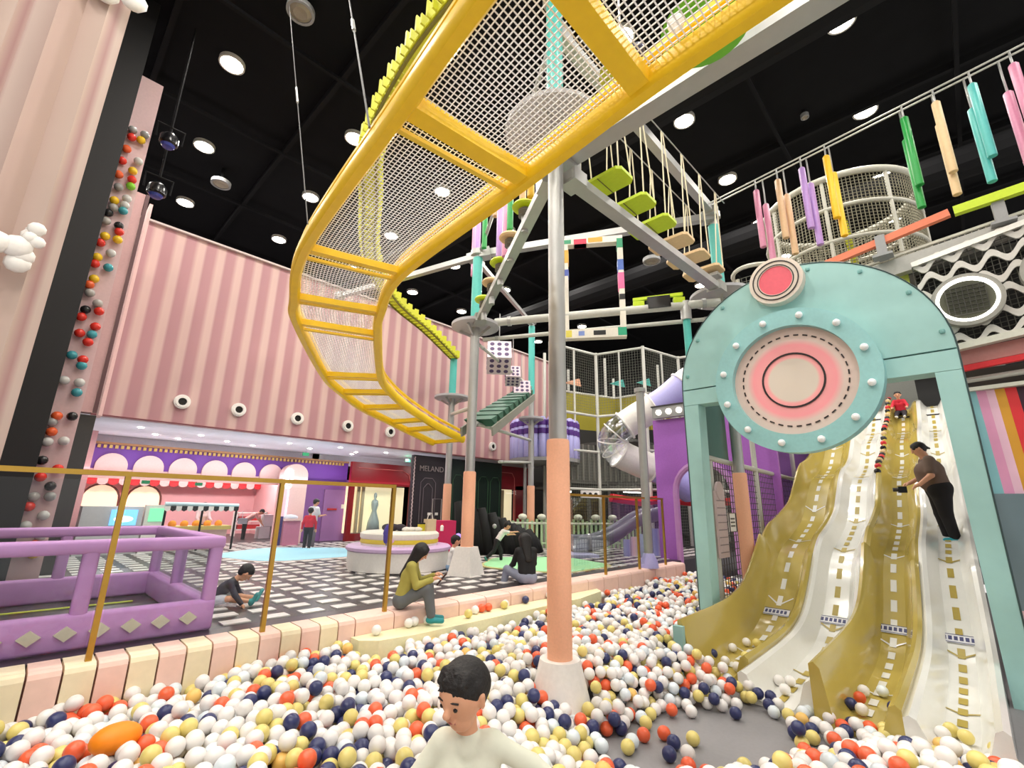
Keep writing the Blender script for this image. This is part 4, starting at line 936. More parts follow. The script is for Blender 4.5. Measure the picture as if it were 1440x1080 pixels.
# netted drum tower up high
rt = thing('net_drum', (9.9, 1.05, 5.3), 'big round net drum with white padded rims high above the teal arch', 'tower')
dc = (9.95, 1.0); dr_ = 1.2
wr = mat('drum_white', (206, 204, 190), .5)
for z, r_ in ((7.2, 1.22), (6.62, 1.2), (6.0, 1.2), (5.4, 1.2)):
    one('rim', wr, rt, 'tube', [(dc[0] + r_ * math.cos(a), dc[1] + r_ * math.sin(a), z) for a in np.linspace(0, 2 * PI, 48, False)], .055 if z > 7 else .035, 8, closed=True, smooth=True)
for a in np.linspace(0, 2 * PI, 8, False): one('upright', wr, rt, 'cyl', (dc[0] + dr_ * math.cos(a), dc[1] + dr_ * math.sin(a), 5.3), (dc[0] + dr_ * math.cos(a), dc[1] + dr_ * math.sin(a), 7.2), .03, None, 6)
bb = MB()
for a in np.linspace(0, 2 * PI, 130, False): bb.tube([(dc[0] + dr_ * math.cos(a), dc[1] + dr_ * math.sin(a), 5.3), (dc[0] + dr_ * math.cos(a), dc[1] + dr_ * math.sin(a), 7.2)], .008, 3, cap=False)
for z in np.arange(5.35, 7.2, .058): bb.tube([(dc[0] + dr_ * math.cos(a), dc[1] + dr_ * math.sin(a), z) for a in np.linspace(0, 2 * PI, 48, False)], .008, 3, closed=True)
bb.build('netting', mat('drum_mesh', (150, 146, 126), .8), rt, kind='stuff')
one('lime_ladder', mat('lime_slat', (206, 206, 34), .5), rt, 'bar', (9.0, .75, 5.4), (8.95, .8, 6.4), .1, .03)
one('base_platform', grey, rt, 'lathe', (dc[0], dc[1], 5.25), [(.01, 0), (1.25, 0), (1.25, .08), (.01, .08)], 36)
one('side_bay_rim', wr, rt, 'tube', [(9.35 + .75 * math.cos(a), 2.15 + .6 * math.sin(a), 5.95 + .12 * math.sin(a)) for a in np.linspace(0, 2 * PI, 30, False)], .04, 6, closed=True)
one('side_bay_post', wr, rt, 'cyl', (9.0, 1.7, 5.1), (9.0, 1.7, 5.95), .035, None, 6); one('side_bay_post', wr, rt, 'cyl', (9.0, 2.6, 5.1), (9.0, 2.6, 5.95), .035, None, 6)
net((9.0, 1.6, 5.1), (9.0, 2.7, 5.1), (9.0, 2.7, 5.95), (9.0, 1.6, 5.95), .085, .006).build('side_netting', net_g, rt, kind='stuff')

# ---------------------------------------------------------------- upper deck with padded rails, wave screen
ud_ = thing('upper_deck', (7.2, -.5, 4.5), 'grey upper deck edge with orange and lime padded rails behind the arch', 'deck')
one('orange_rail', mat('coral_pad', (226, 122, 86), .5), ud_, 'bar', (7.02, .9, 4.83), (6.95, -.36, 5.0), .07, .09)
one('lime_rail', lime, ud_, 'bar', (6.95, -.4, 5.0), (6.86, -2.2, 5.05), .08, .1); one('lime_rail', lime, ud_, 'bar', (7.1, 1.35, 4.72), (7.05, .95, 4.8), .07, .1)
one('deck_edge', mat('deck_edge', (168, 166, 160), .5), ud_, 'bar', (7.1, .75, 4.5), (6.95, -2.2, 4.72), .12, .2)
one('kick_rail', wr, ud_, 'bar', (7.15, .8, 4.68), (7.0, -2.2, 4.9), .04, .03)
for y in (.3, -.75, -1.6): one('bracket', mat('bracket_grey', (150, 150, 150), .5), ud_, 'box', (6.98, y, 4.82), (.1, .1, .32))
for y in (.3, -.75, -1.6): one('foot_plate', mat('bracket_grey', (150, 150, 150), .5), ud_, 'box', (6.93, y, 4.68), (.16, .2, .03))
net((7.3, .8, 4.6), (7.2, -2.2, 4.75), (7.2, -2.2, 4.95), (7.3, .8, 4.8), .06, .006).build('netting', mat('drum_net', (170, 166, 150), .8), ud_, kind='stuff')
one('floor_plate', mat('deck_grey', (90, 90, 86), .7), ud_, 'box', (8.4, -.8, 4.5), (2.4, 3.2, .08))
lpn = MB().box((7.15, .25, 4.25), (.04, .28, .5)).build('lime_poster', mat('lime_print', (206, 210, 90), .6)); tag(lpn, 'lime bordered panel peeking out above the arch shoulder', 'panel')
ws = thing('wave_screen', (6.95, -.8, 3.9), 'black net screen with white wavy bands and round lit portholes', 'screen')
def wx(y): return 6.98 + .05 * y
def wz(y, t_): return (3.42 - .1 * (y + .13)) * (1 - t_) + (4.46 - .15 * (y - .05)) * t_
net((6.98, .06, 3.42), (6.88, -2.0, 3.6), (6.88, -2.0, 4.76), (6.98, .06, 4.46), .055, .0055).build('netting', mat('screen_net', (70, 68, 62), .8), ws, kind='stuff')
one('backing', mat('screen_black', (30, 29, 28), .8), ws, 'box', (7.3, -1.0, 3.98), (.04, 2.1, 1.12))
wav = mat('wave_white', (206, 202, 194), .55)
for k in range(6):
    V = []; ys = np.linspace(.05, -1.9, 90)
    for y in ys:
        zc = wz(y, .02 + k * .19) +   .06 * math.sin(2 * PI * (y + .1 * k) / .26) ; hw = .04
        V += [(wx(y) - .03, y, zc - hw), (wx(y) - .03, y, zc + hw), (wx(y) - .005, y, zc - hw), (wx(y) - .005, y, zc + hw)]
    F = []
    for i in range(89):
        a = 4 * i; F += [(a, a + 1, a + 5, a + 4), (a + 2, a + 6, a + 7, a + 3), (a + 1, a + 3, a + 7, a + 5), (a, a + 4, a + 6, a + 2)]
    MB().add(V, F).build('wave_band', wav, ws)
for cy, cz in ((-.325, 3.88), (-1.05, 4.02)):
    one('porthole_rim', mat('rim_grey', (150, 147, 138), .5), ws, 'ring', (cy, cz), .3, .25, 0, 6.84, 6.94, 36); one('light_ring', mat('ring_glow', (255, 252, 244), emit=2.5), ws, 'ring', (cy, cz), .256, .226, 0, 6.83, 6.92, 36)
    net((6.862, cy + .16, cz - .16), (6.862, cy - .16, cz - .16), (6.862, cy - .16, cz + .16), (6.862, cy + .16, cz + .16), .045, .005).build('porthole_net', mat('screen_net', (70, 68, 62), .8), ws, kind='stuff')
    one('porthole_back', mat('porthole_olive', (62, 62, 46), .7), ws, 'prism', [(cy + .25 * math.cos(a), cz + .25 * math.sin(a)) for a in np.linspace(0, 2 * PI, 30, False)], 0, 6.872, 6.884)
one('lower_ledge', wr, ws, 'bar', (6.95, .0, 3.36), (6.85, -2.0, 3.55), .1, .07); one('upper_ledge', mat('silver_strip', (210, 208, 200), .3, .3), ws, 'bar', (6.95, .06, 4.47), (6.85, -2.0, 4.77), .06, .06)
mr = thing('maroon_beam', (7, -.6, 3.2), 'dusky pink beam with a red strip under the wave screen', 'beam')
one('beam', mat('dusky_pink', (178, 118, 112), .5), mr, 'bar', (7.05, .0, 3.25), (6.95, -2, 3.4), .1, .16); one('red_strip', redb, mr, 'bar', (7.0, .0, 3.13), (6.9, -2, 3.28), .06, .06)
one('support_pipe', pipe_w, mr, 'cyl', (7.1, 0, 3.02), (7.0, -2, 3.1), .03, None, 8); one('lower_rail', wr, mr, 'bar', (6.98, -.1, 2.9), (6.9, -2, 2.92), .06, .04)
one('back_sheet', mat('dim_grey_sheet', (92, 88, 84), .7), mr, 'box', (7.6, -.9, 3.05), (.06, 1.8, .4))
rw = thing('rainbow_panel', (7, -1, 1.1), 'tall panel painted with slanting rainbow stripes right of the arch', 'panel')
sc_ = [(142, 196, 204), (232, 160, 196), (246, 196, 216), (222, 160, 60), (226, 60, 66), (62, 38, 54), (62, 38, 54)]
yb = [-.10, -.225, -.30, -.365, -.44, -.525, -.9, -2.2]; sl = .12
for i, c_ in enumerate(sc_):
    a, b_ = yb[i], yb[i + 1]
    poly = [(a - .05, .9), (b_ - .05, .9), (b_, 2.88), (a, 2.88)]
    one('stripe', mat('rainbow_%d' % i, c_, .3, scale=3, noise=.1), rw, 'prism', poly, 0, 7.0, 7.03)
one('painted_reflection', mat('blue_grey_reflection', (118, 136, 144), .25, scale=2, noise=.15), rw, 'box', (6.98, -1.1, 1.2), (.05, 2.0, 1.2)); one('top_edge', wr, rw, 'bar', (7.0, -.1, 2.9), (7.0, -2.2, 2.9), .05, .03)  # blue-grey lower sheet: the reflection on the panel, painted as colour
one('base', mat('pale_pink_base', (226, 190, 196), .5), rw, 'box', (7.0, -1.1, .35), (.1, 2.0, .7))

# ---------------------------------------------------------------- teal arch with the big round dial
ar_ = thing('slide_arch', (6.35, 1.27, 0), 'huge pale teal padded arch over the slides', 'arch')
AX0, AX1 = 6.25, 6.5; YL, YR, ZS = 2.69, -.15, 3.2; rc = (YL - YR) / 2; yc = (YL + YR) / 2
one('round_head', teal_v, ar_, 'prism', [(yc + rc * math.cos(a), ZS + .01 + rc * .975 * math.sin(a)) for a in np.linspace(0, PI, 48)], 0, AX0, AX1)
one('lintel', teal_v, ar_, 'prism', [(YR, 2.985), (YL, 2.985), (YL, ZS - .008), (YR, ZS - .008)], 0, AX0, AX1)
one('leg', teal_v, ar_, 'prism', [(YL, 0.0), (2.53, 0.0), (2.49, 2.98), (YL, 2.98)], 0, AX0, AX1)
one('leg', teal_v, ar_, 'prism', [(YR, 0.0), (.03, 0.0), (.06, 2.98), (YR, 2.98)], 0, AX0, AX1)
one('edge_piping', mat('dark_piping', (48, 70, 72), .5), ar_, 'tube', [(AX0, YL, .0), (AX0, YL, ZS)] + [(AX0, yc + rc * math.cos(a), ZS + rc * .975 * math.sin(a)) for a in np.linspace(0, PI, 40)] + [(AX0, YR, ZS), (AX0, YR, 0)], .008, 5)
for q in (.35, 1.15, 1.9, 2.5):
    pass
for a in np.linspace(.15, PI - .15, 8):
    one('button', teal_e, ar_, 'lathe', (AX0 - .004, yc + rc * .95 * math.cos(a), ZS + rc * .92 * math.sin(a)), [(.001, -.025), (.022, -.018), (.025, 0), (.022, .018), (.001, .025)], 10)
dl_ = thing('round_dial', (6.15, 1.3, 3.1), 'big round target dial with white bulbs and a pink ring on the teal arch', 'dial')
DC = (1.3, 3.1)
rm = MB().ring(DC, .865, .655, 0, 6.06, 6.25, 64).build('bulb_ring', mat('dial_teal', (148, 200, 200), .45), dl_, 'auto')
fm = ramp_mat('dial_print', 0, [(0, (216, 204, 190)), (.36, (216, 204, 190)), (.40, (246, 168, 168)), (.62, (246, 158, 164)), (.72, (222, 200, 190)), (1, (222, 196, 186))], .5, radial=1)
# dial face is its own object centred on the dial so that the radial print follows it
V = [(0, 0, 0)] + [(0, .66 * math.cos(a), .66 * math.sin(a)) for a in np.linspace(0, 2 * PI, 48, False)] + [(.06, .66 * math.cos(a), .66 * math.sin(a)) for a in np.linspace(0, 2 * PI, 48, False)]
F = [(0, 1 + (j + 1) % 48, 1 + j) for j in range(48)] + [(1 + j, 1 + (j + 1) % 48, 49 + (j + 1) % 48, 49 + j) for j in range(48)]
me = bpy.data.meshes.new('face'); me.from_pydata(V, [], F); me.materials.append(fm); fo = bpy.data.objects.new('face', me); COL.objects.link(fo); fo.parent = dl_; fo.location = (.0, 0, 0); ORG['face'] = Vector((6.15, 1.3, 3.1))
# scale ramp to the face radius
nt = fm.node_tree
vl = [x for x in nt.nodes if x.type == 'VECT_MATH' and x.operation == 'LENGTH'][0]; rp = [x for x in nt.nodes if x.type == 'VALTORGB'][0]
ma = nt.nodes.new('ShaderNodeMath'); ma.operation = 'DIVIDE'; ma.inputs[1].default_value = .7; nt.links.new(vl.outputs['Value'], ma.inputs[0]); nt.links.new(ma.outputs[0], rp.inputs[0])
inkm = mat('ink_black', (34, 24, 26), .5)
one('black_ring', inkm, dl_, 'ring', DC, .335, .315, 0, 6.14, 6.152, 48)
for k in range(36):
    a = 2 * PI * k / 36; r_ = .552; c_ = (DC[0] + r_ * math.cos(a), DC[1] + r_ * math.sin(a)); t_ = (-math.sin(a), math.cos(a)); n_ = (math.cos(a), math.sin(a))
    one('dash', inkm, dl_, 'prism', [(c_[0] + s1 * t_[0] * .026 + s2 * n_[0] * .007, c_[1] + s1 * t_[1] * .026 + s2 * n_[1] * .007) for s1, s2 in ((-1, -1), (1, -1), (1, 1), (-1, 1))], 0, 6.14, 6.152)
for k in range(12):
    a = 2 * PI * (k + .45) / 12; one('bulb', bulb, dl_, 'ball', (6.035, DC[0] + .765 * math.cos(a), DC[1] + .765 * math.sin(a)), .04, seg=8, smooth=True)
sd = thing('small_dial', (6.15, 1.33, 4.4), 'small cream disc with a coral centre at the top of the arch', 'dial')
SC = (1.335, 4.4)
one('rim', mat('cream_disc', (222, 208, 194), .5), sd, 'ring', SC, .305, .19, 0, 6.12, 6.25, 48, smooth='auto'); one('black_ring', inkm, sd, 'ring', SC, .262, .25, 0, 6.11, 6.13, 48)
one('centre', mat('coral_centre', (230, 96, 112), .5), sd, 'prism', [(SC[0] + .2 * math.cos(a), SC[1] + .2 * math.sin(a)) for a in np.linspace(0, 2 * PI, 40, False)], 0, 6.13, 6.2)
one('black_ring', inkm, sd, 'ring', SC, .21, .198, 0, 6.115, 6.135, 48)

# ---------------------------------------------------------------- four-lane wavy slide
PX = [4.62, 5.0, 5.5, 6.0, 6.5, 7.0, 7.5, 8.0, 8.4, 8.8, 9.3, 9.8, 10.2, 10.6, 11.0, 11.5, 12.0, 12.4, 12.9, 13.5, 14.0, 14.5, 15.0, 15.6, 16.2]
PZ = [.03, .035, .045, .06, .1, .22, .5, .86, 1.05, 1.15, 1.28, 1.45, 1.72, 2.0, 2.2, 2.32, 2.5, 2.74, 3.05, 3.25, 3.45, 3.75, 4.05, 4.2, 4.22]
def slz(x): return float(np.interp(x, PX, PZ))
_s = spline([(x, z, 0) for x, z in zip(PX, PZ)], 5); SX = [p[0] for p in _s]; SZ = [p[1] for p in _s]
def slz(x): return float(np.interp(x, SX, SZ))
sl_ = thing('wave_slide', (9, 1.2, 0), 'four-lane wavy slide in alternating olive and white plastic', 'slide')
LY = [.06, .6, 1.15, 1.74, 2.41]; LX = [4.62, 4.62, 4.72, 5.02]
lanes = [('white', slidew, 0), ('olive', olive, 1), ('white', slidew, 2), ('olive', olive, 3)]
for nme, m_, i in lanes:
    y0, y1 = LY[i], LY[i + 1]; hl = .42 if i in (1, 3) else .2; hr = .2
    w = y1 - y0
    prof = [(0, .22), (.035, .245), (.075, .22), (.12, .07), (.17, .0), (w - .17, .0), (w - .12, .07), (w - .075, hl * .9), (w - .035, hl), (w, hl - .02)]
    if i == 3: prof[-4:] = [(w - .13, .06), (w - .06, .4), (w - .03, .46), (w, .45)]
    n = len(prof); V = []; F = []
    xs = [LX[i]] + [q for q in SX if q > LX[i] + .03]; zs = [slz(q) for q in xs]
    for sx, sz in zip(xs, zs):
        V += [(sx, y0 + a, sz + h * (1 if h < .21 or sx < 8 else .75)) for a, h in prof]
    ns = len(xs)
    F += [(k * n + j, k * n + j + 1, (k + 1) * n + j + 1, (k + 1) * n + j) for k in range(ns - 1) for j in range(n - 1)]
    # closed underside and front lip so that the lane has depth
    base = len(V); V += [(sx, y, max(0.0, sz - .12)) for sx, sz in zip(xs, zs) for y in (y0, y1)]
    for k in range(ns - 1):
        a = base + 2 * k; F += [(a, a + 2, a + 3, a + 1), (k * n, (k + 1) * n, a + 2, a), (k * n + n - 1, a + 1, a + 3, (k + 1) * n + n - 1)]
    F += [tuple([j for j in range(n)][::-1] + [base, base + 1])]
    MB().add(V, F).build('slide_lane', m_, sl_, 'auto')['label'] = '%s lane' % nme
    # printed centre dashes and swallow marks, raised by a hair
    mk = slidew if nme == 'olive' else mat('olive_print', (170, 150, 66), .4)
    cy = (y0 + .12 + y1 - .12) / 2; x = LX[i] + .12; k = 0
    while x < 15.5:
        x1 = x + .16; dw = .03
        MB().add([(x, cy - dw, slz(x) + .006), (x, cy + dw, slz(x) + .006), (x1, cy + dw, slz(x1) + .006), (x1, cy - dw, slz(x1) + .006)], [(0, 3, 2, 1)]).build('lane_dash', mk, sl_)
        if k % 5 == 3:
            for sg in (-1, 1):
                P = [(x + .02, cy + sg * .03), (x + .05, cy + sg * .03), (x + .15, cy + sg * .15), (x + .135, cy + sg * .155)]
                MB().add([(a, b_, slz(a) + .007) for a, b_ in P], [(0, 1, 2, 3) if sg < 0 else (3, 2, 1, 0)]).build('swallow_wing', mk, sl_)
        x += .27; k += 1
    bb = MB(); sxp = 7.12; z = slz(sxp); z2 = slz(sxp + .1); yw = .15
    bb.add([(sxp, cy - yw, z + .012), (sxp, cy + yw, z + .012), (sxp + .12, cy + yw, slz(sxp + .12) + .012), (sxp + .12, cy - yw, slz(sxp + .12) + .012)], [(0, 3, 2, 1)])
    st_ = bb.build('sticker', mat('sticker_white', (226, 226, 230), .4), sl_)
    bb = MB()
    for q in range(6):
        ya = cy - .12 + .045 * q; x0, x1 = sxp + .035, sxp + .09
        bb.add([(x0, ya, slz(x0) + .016), (x0, ya + .03, slz(x0) + .016), (x1, ya + .03, slz(x1) + .016), (x1, ya, slz(x1) + .016)], [(0, 3, 2, 1)])
    for xx in (sxp + .006, sxp + .108):
        bb.add([(xx, cy - yw, slz(xx) + .016), (xx, cy + yw, slz(xx) + .016), (xx + .008, cy + yw, slz(xx + .008) + .016), (xx + .008, cy - yw, slz(xx + .008) + .016)], [(0, 3, 2, 1)])
    bb.build('sticker_print', mat('sticker_ink', (60, 64, 110), .5), st_)
one('end_cap', teal_v, sl_, 'box', (4.98, 2.38, .22), (.06, .1, .44)); one('support_frame', dark, sl_, 'box', (15.2, 1.2, 2.0), (1.2, 2.4, 3.7))
one('top_deck', mat('deck_edge', (168, 166, 160), .5), sl_, 'box', (17.0, 1.2, 4.1), (1.6, 2.8, .12))
struct('wall_slide_back', MB().box((17.8, 1.0, 4.9), (.1, 4.5, 1.8)), mat('grey_panel_wall', (120, 122, 116), .6))
o = MB().box((16.6, .1, 4.75), (.1, 1.0, .75)).build('dark_hatch', black); tag(o, 'black hatch panel at the top of the white lane', 'panel')
o = MB().box((16.4, 1.0, 5.3), (.15, 3.2, .12)).build('ceiling_strip', pipe_w); tag(o, 'pale strip beam crossing above the top of the slide', 'beam')
bb = MB()
tag(thing('ball_rope', (13, 1.16, 3.3), 'string of small dark red and black balls between the slide lanes', 'rope'))
rp_ = bpy.data.objects['ball_rope']
for k in range(26):
    x = 10.6 + .19 * k; one('bead', [blackg, redb, dark, tan][k % 4], rp_, 'ball', (x, 1.13, slz(x) + .3), .055, seg=5)
# ---------------------------------------------------------------- round cake bench
cb_ = thing('cake_bench', (4.75, 7.2, FZ), 'round two-tier bench like a cake in white, lavender and yellow', 'bench')
bc = (4.75, 7.2, FZ)
one('seat_drum', white, cb_, 'lathe', bc, [(.8, 0), (.83, .02), (.84, .3)], 44, smooth='auto'); one('seat_cushion', mat('lavender_cushion', (206, 176, 216), .5), cb_, 'lathe', bc, [(.84, .3), (.87, .32), (.87, .36), (.84, .385), (.5, .39)], 44, smooth='auto')
one('upper_tier', white, cb_, 'lathe', bc, [(.64, .38), (.64, .42)], 40); one('yellow_band', mat('cake_yellow', (226, 206, 60), .5), cb_, 'lathe', bc, [(.645, .42), (.655, .44), (.645, .485)], 40, smooth='auto')
one('icing_top', mat('icing_white', (240, 236, 222), .5), cb_, 'lathe', bc, [(.64, .485), (.66, .51), (.66, .57), (.62, .6), (.01, .6)], 40, smooth='auto')
tz = FZ + .6
def bx(name, c, s, m_, label, cat): tag(MB().box(c, s).build(name, m_), label, cat)
bg = thing('paper_bag', (5.2, 7.0, tz), 'beige paper bag with handles on the cake bench', 'bag')
one('body', mat('kraft_beige', (206, 184, 152), .7), bg, 'box', (5.2, 6.98, tz + .1), (.2, .1, .2)); one('handle', white, bg, 'tube', [(5.14, 6.98, tz + .2), (5.17, 6.98, tz + .3), (5.23, 6.98, tz + .3), (5.26, 6.98, tz + .2)], .008, 5)
yb_ = thing('yellow_bag', (5.05, 7.05, tz), 'small yellow and black pouch beside the paper bag', 'bag'); one('body', mat('pouch_yellow', (214, 200, 50), .6), yb_, 'box', (5.05, 7.02, tz + .06), (.1, .08, .12)); one('flap', black, yb_, 'box', (5.05, 7.02, tz + .125), (.11, .09, .02))
jc = MB(); [jc.ball((4.55 + .09 * k, 7.3 - .06 * k, tz + .06), .1, seg=6, sc=(1, .8, .6)) for k in range(3)]
tag(jc.build('dark_coat', mat('coat_dark', (52, 44, 52), .8), smooth=True), 'dark crumpled coat on the icing of the cake bench', 'coat')
jc = MB(); [jc.ball((4.8 + .08 * k, 7.1 - .05 * k, tz + .03), .09, seg=6, sc=(1, .8, .45)) for k in range(3)]
tag(jc.build('white_scarf', mat('scarf_white', (226, 222, 214), .8), smooth=True), 'pale crumpled scarf in the middle of the cake bench', 'scarf')
bt = thing('bottle', (5.4, 6.9, tz), 'little white bottle with red cap at the bench edge', 'bottle'); one('body', white, bt, 'lathe', (5.38, 6.86, tz), [(.025, 0), (.03, .01), (.03, .08), (.012, .1)], 10, smooth='auto'); one('cap', redb, bt, 'cyl', (5.38, 6.86, tz + .1), (5.38, 6.86, tz + .125), .014, None, 8)
pl = thing('purple_plush', (4.25, 6.95, FZ + .39), 'dark violet plush bird leaning on the lavender cushion', 'plush')
one('body', mat('plush_violet', (70, 50, 150), .8), pl, 'ball', (4.27, 6.83, FZ + .56), .09, seg=7, sc=(.8, .8, 1.9), smooth=True); one('belly', mat('plush_pink', (216, 170, 206), .8), pl, 'ball', (4.33, 6.78, FZ + .47), .07, seg=6, smooth=True)
rb = MB().box((5.78, 7.35, FZ + .38), (.42, .3, .76), -.3).build('magenta_box', mat('magenta', (200, 30, 90), .6)); tag(rb, 'magenta box standing behind the cake bench', 'box')
bp_ = thing('black_drape_heap', (7.4, 8.1, FZ), 'tall heap of glossy black draped fabric behind the peach pole', 'heap')
bb = MB()
for k in range(22):
    q = k / 21; hh = (1.25 - .75 * q) * (1 + .06 * math.sin(k * 2.3)); x_, y_ = 7.0 + 1.5 * q, 8.25 - .85 * q + .05 * math.sin(k * 1.9)
    bb.tube([(x_ + .12, y_, FZ), (x_ + .06, y_ + .05, FZ + hh * .5), (x_ - .02, y_ + .1, FZ + hh * .9)], [.17, .16, .1], 8)
bb.build('fabric', mat('black_fabric', (12, 12, 13), .75, bump=.3, scale=9), bp_, True)
one('silver_badge', steel, bp_, 'ball', (7.3, 7.5, FZ + .62), .05, seg=5, smooth=True)
# purple ball bag by the seated child, shoes beside the pole
pbag = thing('lilac_backpack', (4.95, 5.95, FZ), 'lilac backpack propped at the end of the cake bench', 'backpack')
one('body', mat('backpack_lilac', (150, 124, 200), .7), pbag, 'ball', (5.16, 6.02, FZ + .19), .17, seg=8, sc=(.8, .7, 1.15), smooth=True); one('pocket', mat('backpack_dark', (120, 96, 176), .7), pbag, 'ball', (5.12, 5.92, FZ + .13), .09, seg=6, smooth=True)
lamp_b = thing('balloon', (5.75, 6.55, FZ + .6), 'small glowing violet balloon beside the peach sleeve', 'balloon'); one('skin', mat('balloon_violet', (170, 140, 250), emit=.5), lamp_b, 'ball', (5.42, 6.45, FZ + .52), .06, seg=7, smooth=True); one('stick', white, lamp_b, 'cyl', (5.42, 6.45, FZ + .02), (5.42, 6.45, FZ + .47), .006, None, 5)

# ---------------------------------------------------------------- people: one continuous skin grown over a posed skeleton
def sdf_mesh(bones, vox):
    """bones: (p0, p1, r0, r1, blend). Smooth union of tapered capsules, polygonised with surface nets."""
    P = np.array([b[0] for b in bones] + [b[1] for b in bones], float); rm = max(max(b[2], b[3]) for b in bones) + 3 * vox
    lo = P.min(0) - rm; hi = P.max(0) + rm; n = np.ceil((hi - lo) / vox).astype(int) + 1
    Fd = np.full(n, 1e3, np.float32)
    for p0, p1, r0, r1, k in bones:
        p0, p1 = np.array(p0, float), np.array(p1, float); mrg = max(r0, r1) + max(k, vox) * 2 + vox * 2
        a = np.maximum(0, np.floor((np.minimum(p0, p1) - mrg - lo) / vox).astype(int)); c = np.minimum(n, np.ceil((np.maximum(p0, p1) + mrg - lo) / vox).astype(int) + 1)
        gx = lo[0] + vox * np.arange(a[0], c[0]); gy = lo[1] + vox * np.arange(a[1], c[1]); gz = lo[2] + vox * np.arange(a[2], c[2])
        X, Y, Z = gx[:, None, None] - p0[0], gy[None, :, None] - p0[1], gz[None, None, :] - p0[2]
        d = p1 - p0; dd = max(d @ d, 1e-9); t = np.clip((X * d[0] + Y * d[1] + Z * d[2]) / dd, 0, 1)
        D = np.sqrt((X - t * d[0]) ** 2 + (Y - t * d[1]) ** 2 + (Z - t * d[2]) ** 2) - (r0 + (r1 - r0) * t)
        sub = Fd[a[0]:c[0], a[1]:c[1], a[2]:c[2]]
        if k > 0:
            h = np.maximum(k - np.abs(sub - D), 0) / k; sub[:] = np.minimum(sub, D) - h * h * k * .25
        else: sub[:] = np.minimum(sub, D)
    s = Fd < 0
    cs = np.zeros(np.array(n) - 1, np.int8)
    for dx in (0, 1):
        for dy in (0, 1):
            for dz in (0, 1): cs += s[dx:n[0] - 1 + dx, dy:n[1] - 1 + dy, dz:n[2] - 1 + dz]
    act = (cs > 0) & (cs < 8); idx = -np.ones(act.shape, np.int64); ijk = np.argwhere(act); idx[act] = np.arange(len(ijk))
    acc = np.zeros((len(ijk), 3)); cnt = np.zeros(len(ijk)); cor = [(i, j, k) for i in (0, 1) for j in (0, 1) for k in (0, 1)]
    val = {c: Fd[ijk[:, 0] + c[0], ijk[:, 1] + c[1], ijk[:, 2] + c[2]] for c in cor}
    for a in cor:
        for ax in range(3):
            if a[ax] == 0:
                b = list(a); b[ax] = 1; b = tuple(b); va, vb = val[a], val[b]; m = (va < 0) != (vb < 0)
                t = np.where(m, va / np.where(m, va - vb, 1), 0); p = np.tile(np.array(a, float), (len(ijk), 1)); p[:, ax] += t
                acc[m] += p[m]; cnt[m] += 1
    V = lo + vox * (ijk + acc / np.maximum(cnt, 1)[:, None])
    Fs = []
    for ax in range(3):
        o = [i for i in range(3) if i != ax]; sa = [slice(1, -1)] * 3; sa[ax] = slice(0, -1); sb = list(sa); sb[ax] = slice(1, None)
        A, B = s[tuple(sa)], s[tuple(sb)]; e = np.argwhere(A != B)
        base = e.copy(); base[:, o[0]] += 1; base[:, o[1]] += 1
        def cell(u, v):
            q = base.copy(); q[:, o[0]] += u; q[:, o[1]] += v; return idx[q[:, 0], q[:, 1], q[:, 2]]
        q = np.stack([cell(-1, -1), cell(0, -1), cell(0, 0), cell(-1, 0)], 1)
        ins = A[e[:, 0], e[:, 1], e[:, 2]]; fl = ins if ax != 1 else ~ins
        q[~fl] = q[~fl][:, ::-1]; Fs.append(q)
    return V, np.concatenate(Fs)
def nz(v): v = np.array(v, float); return v / max(1e-9, np.linalg.norm(v))
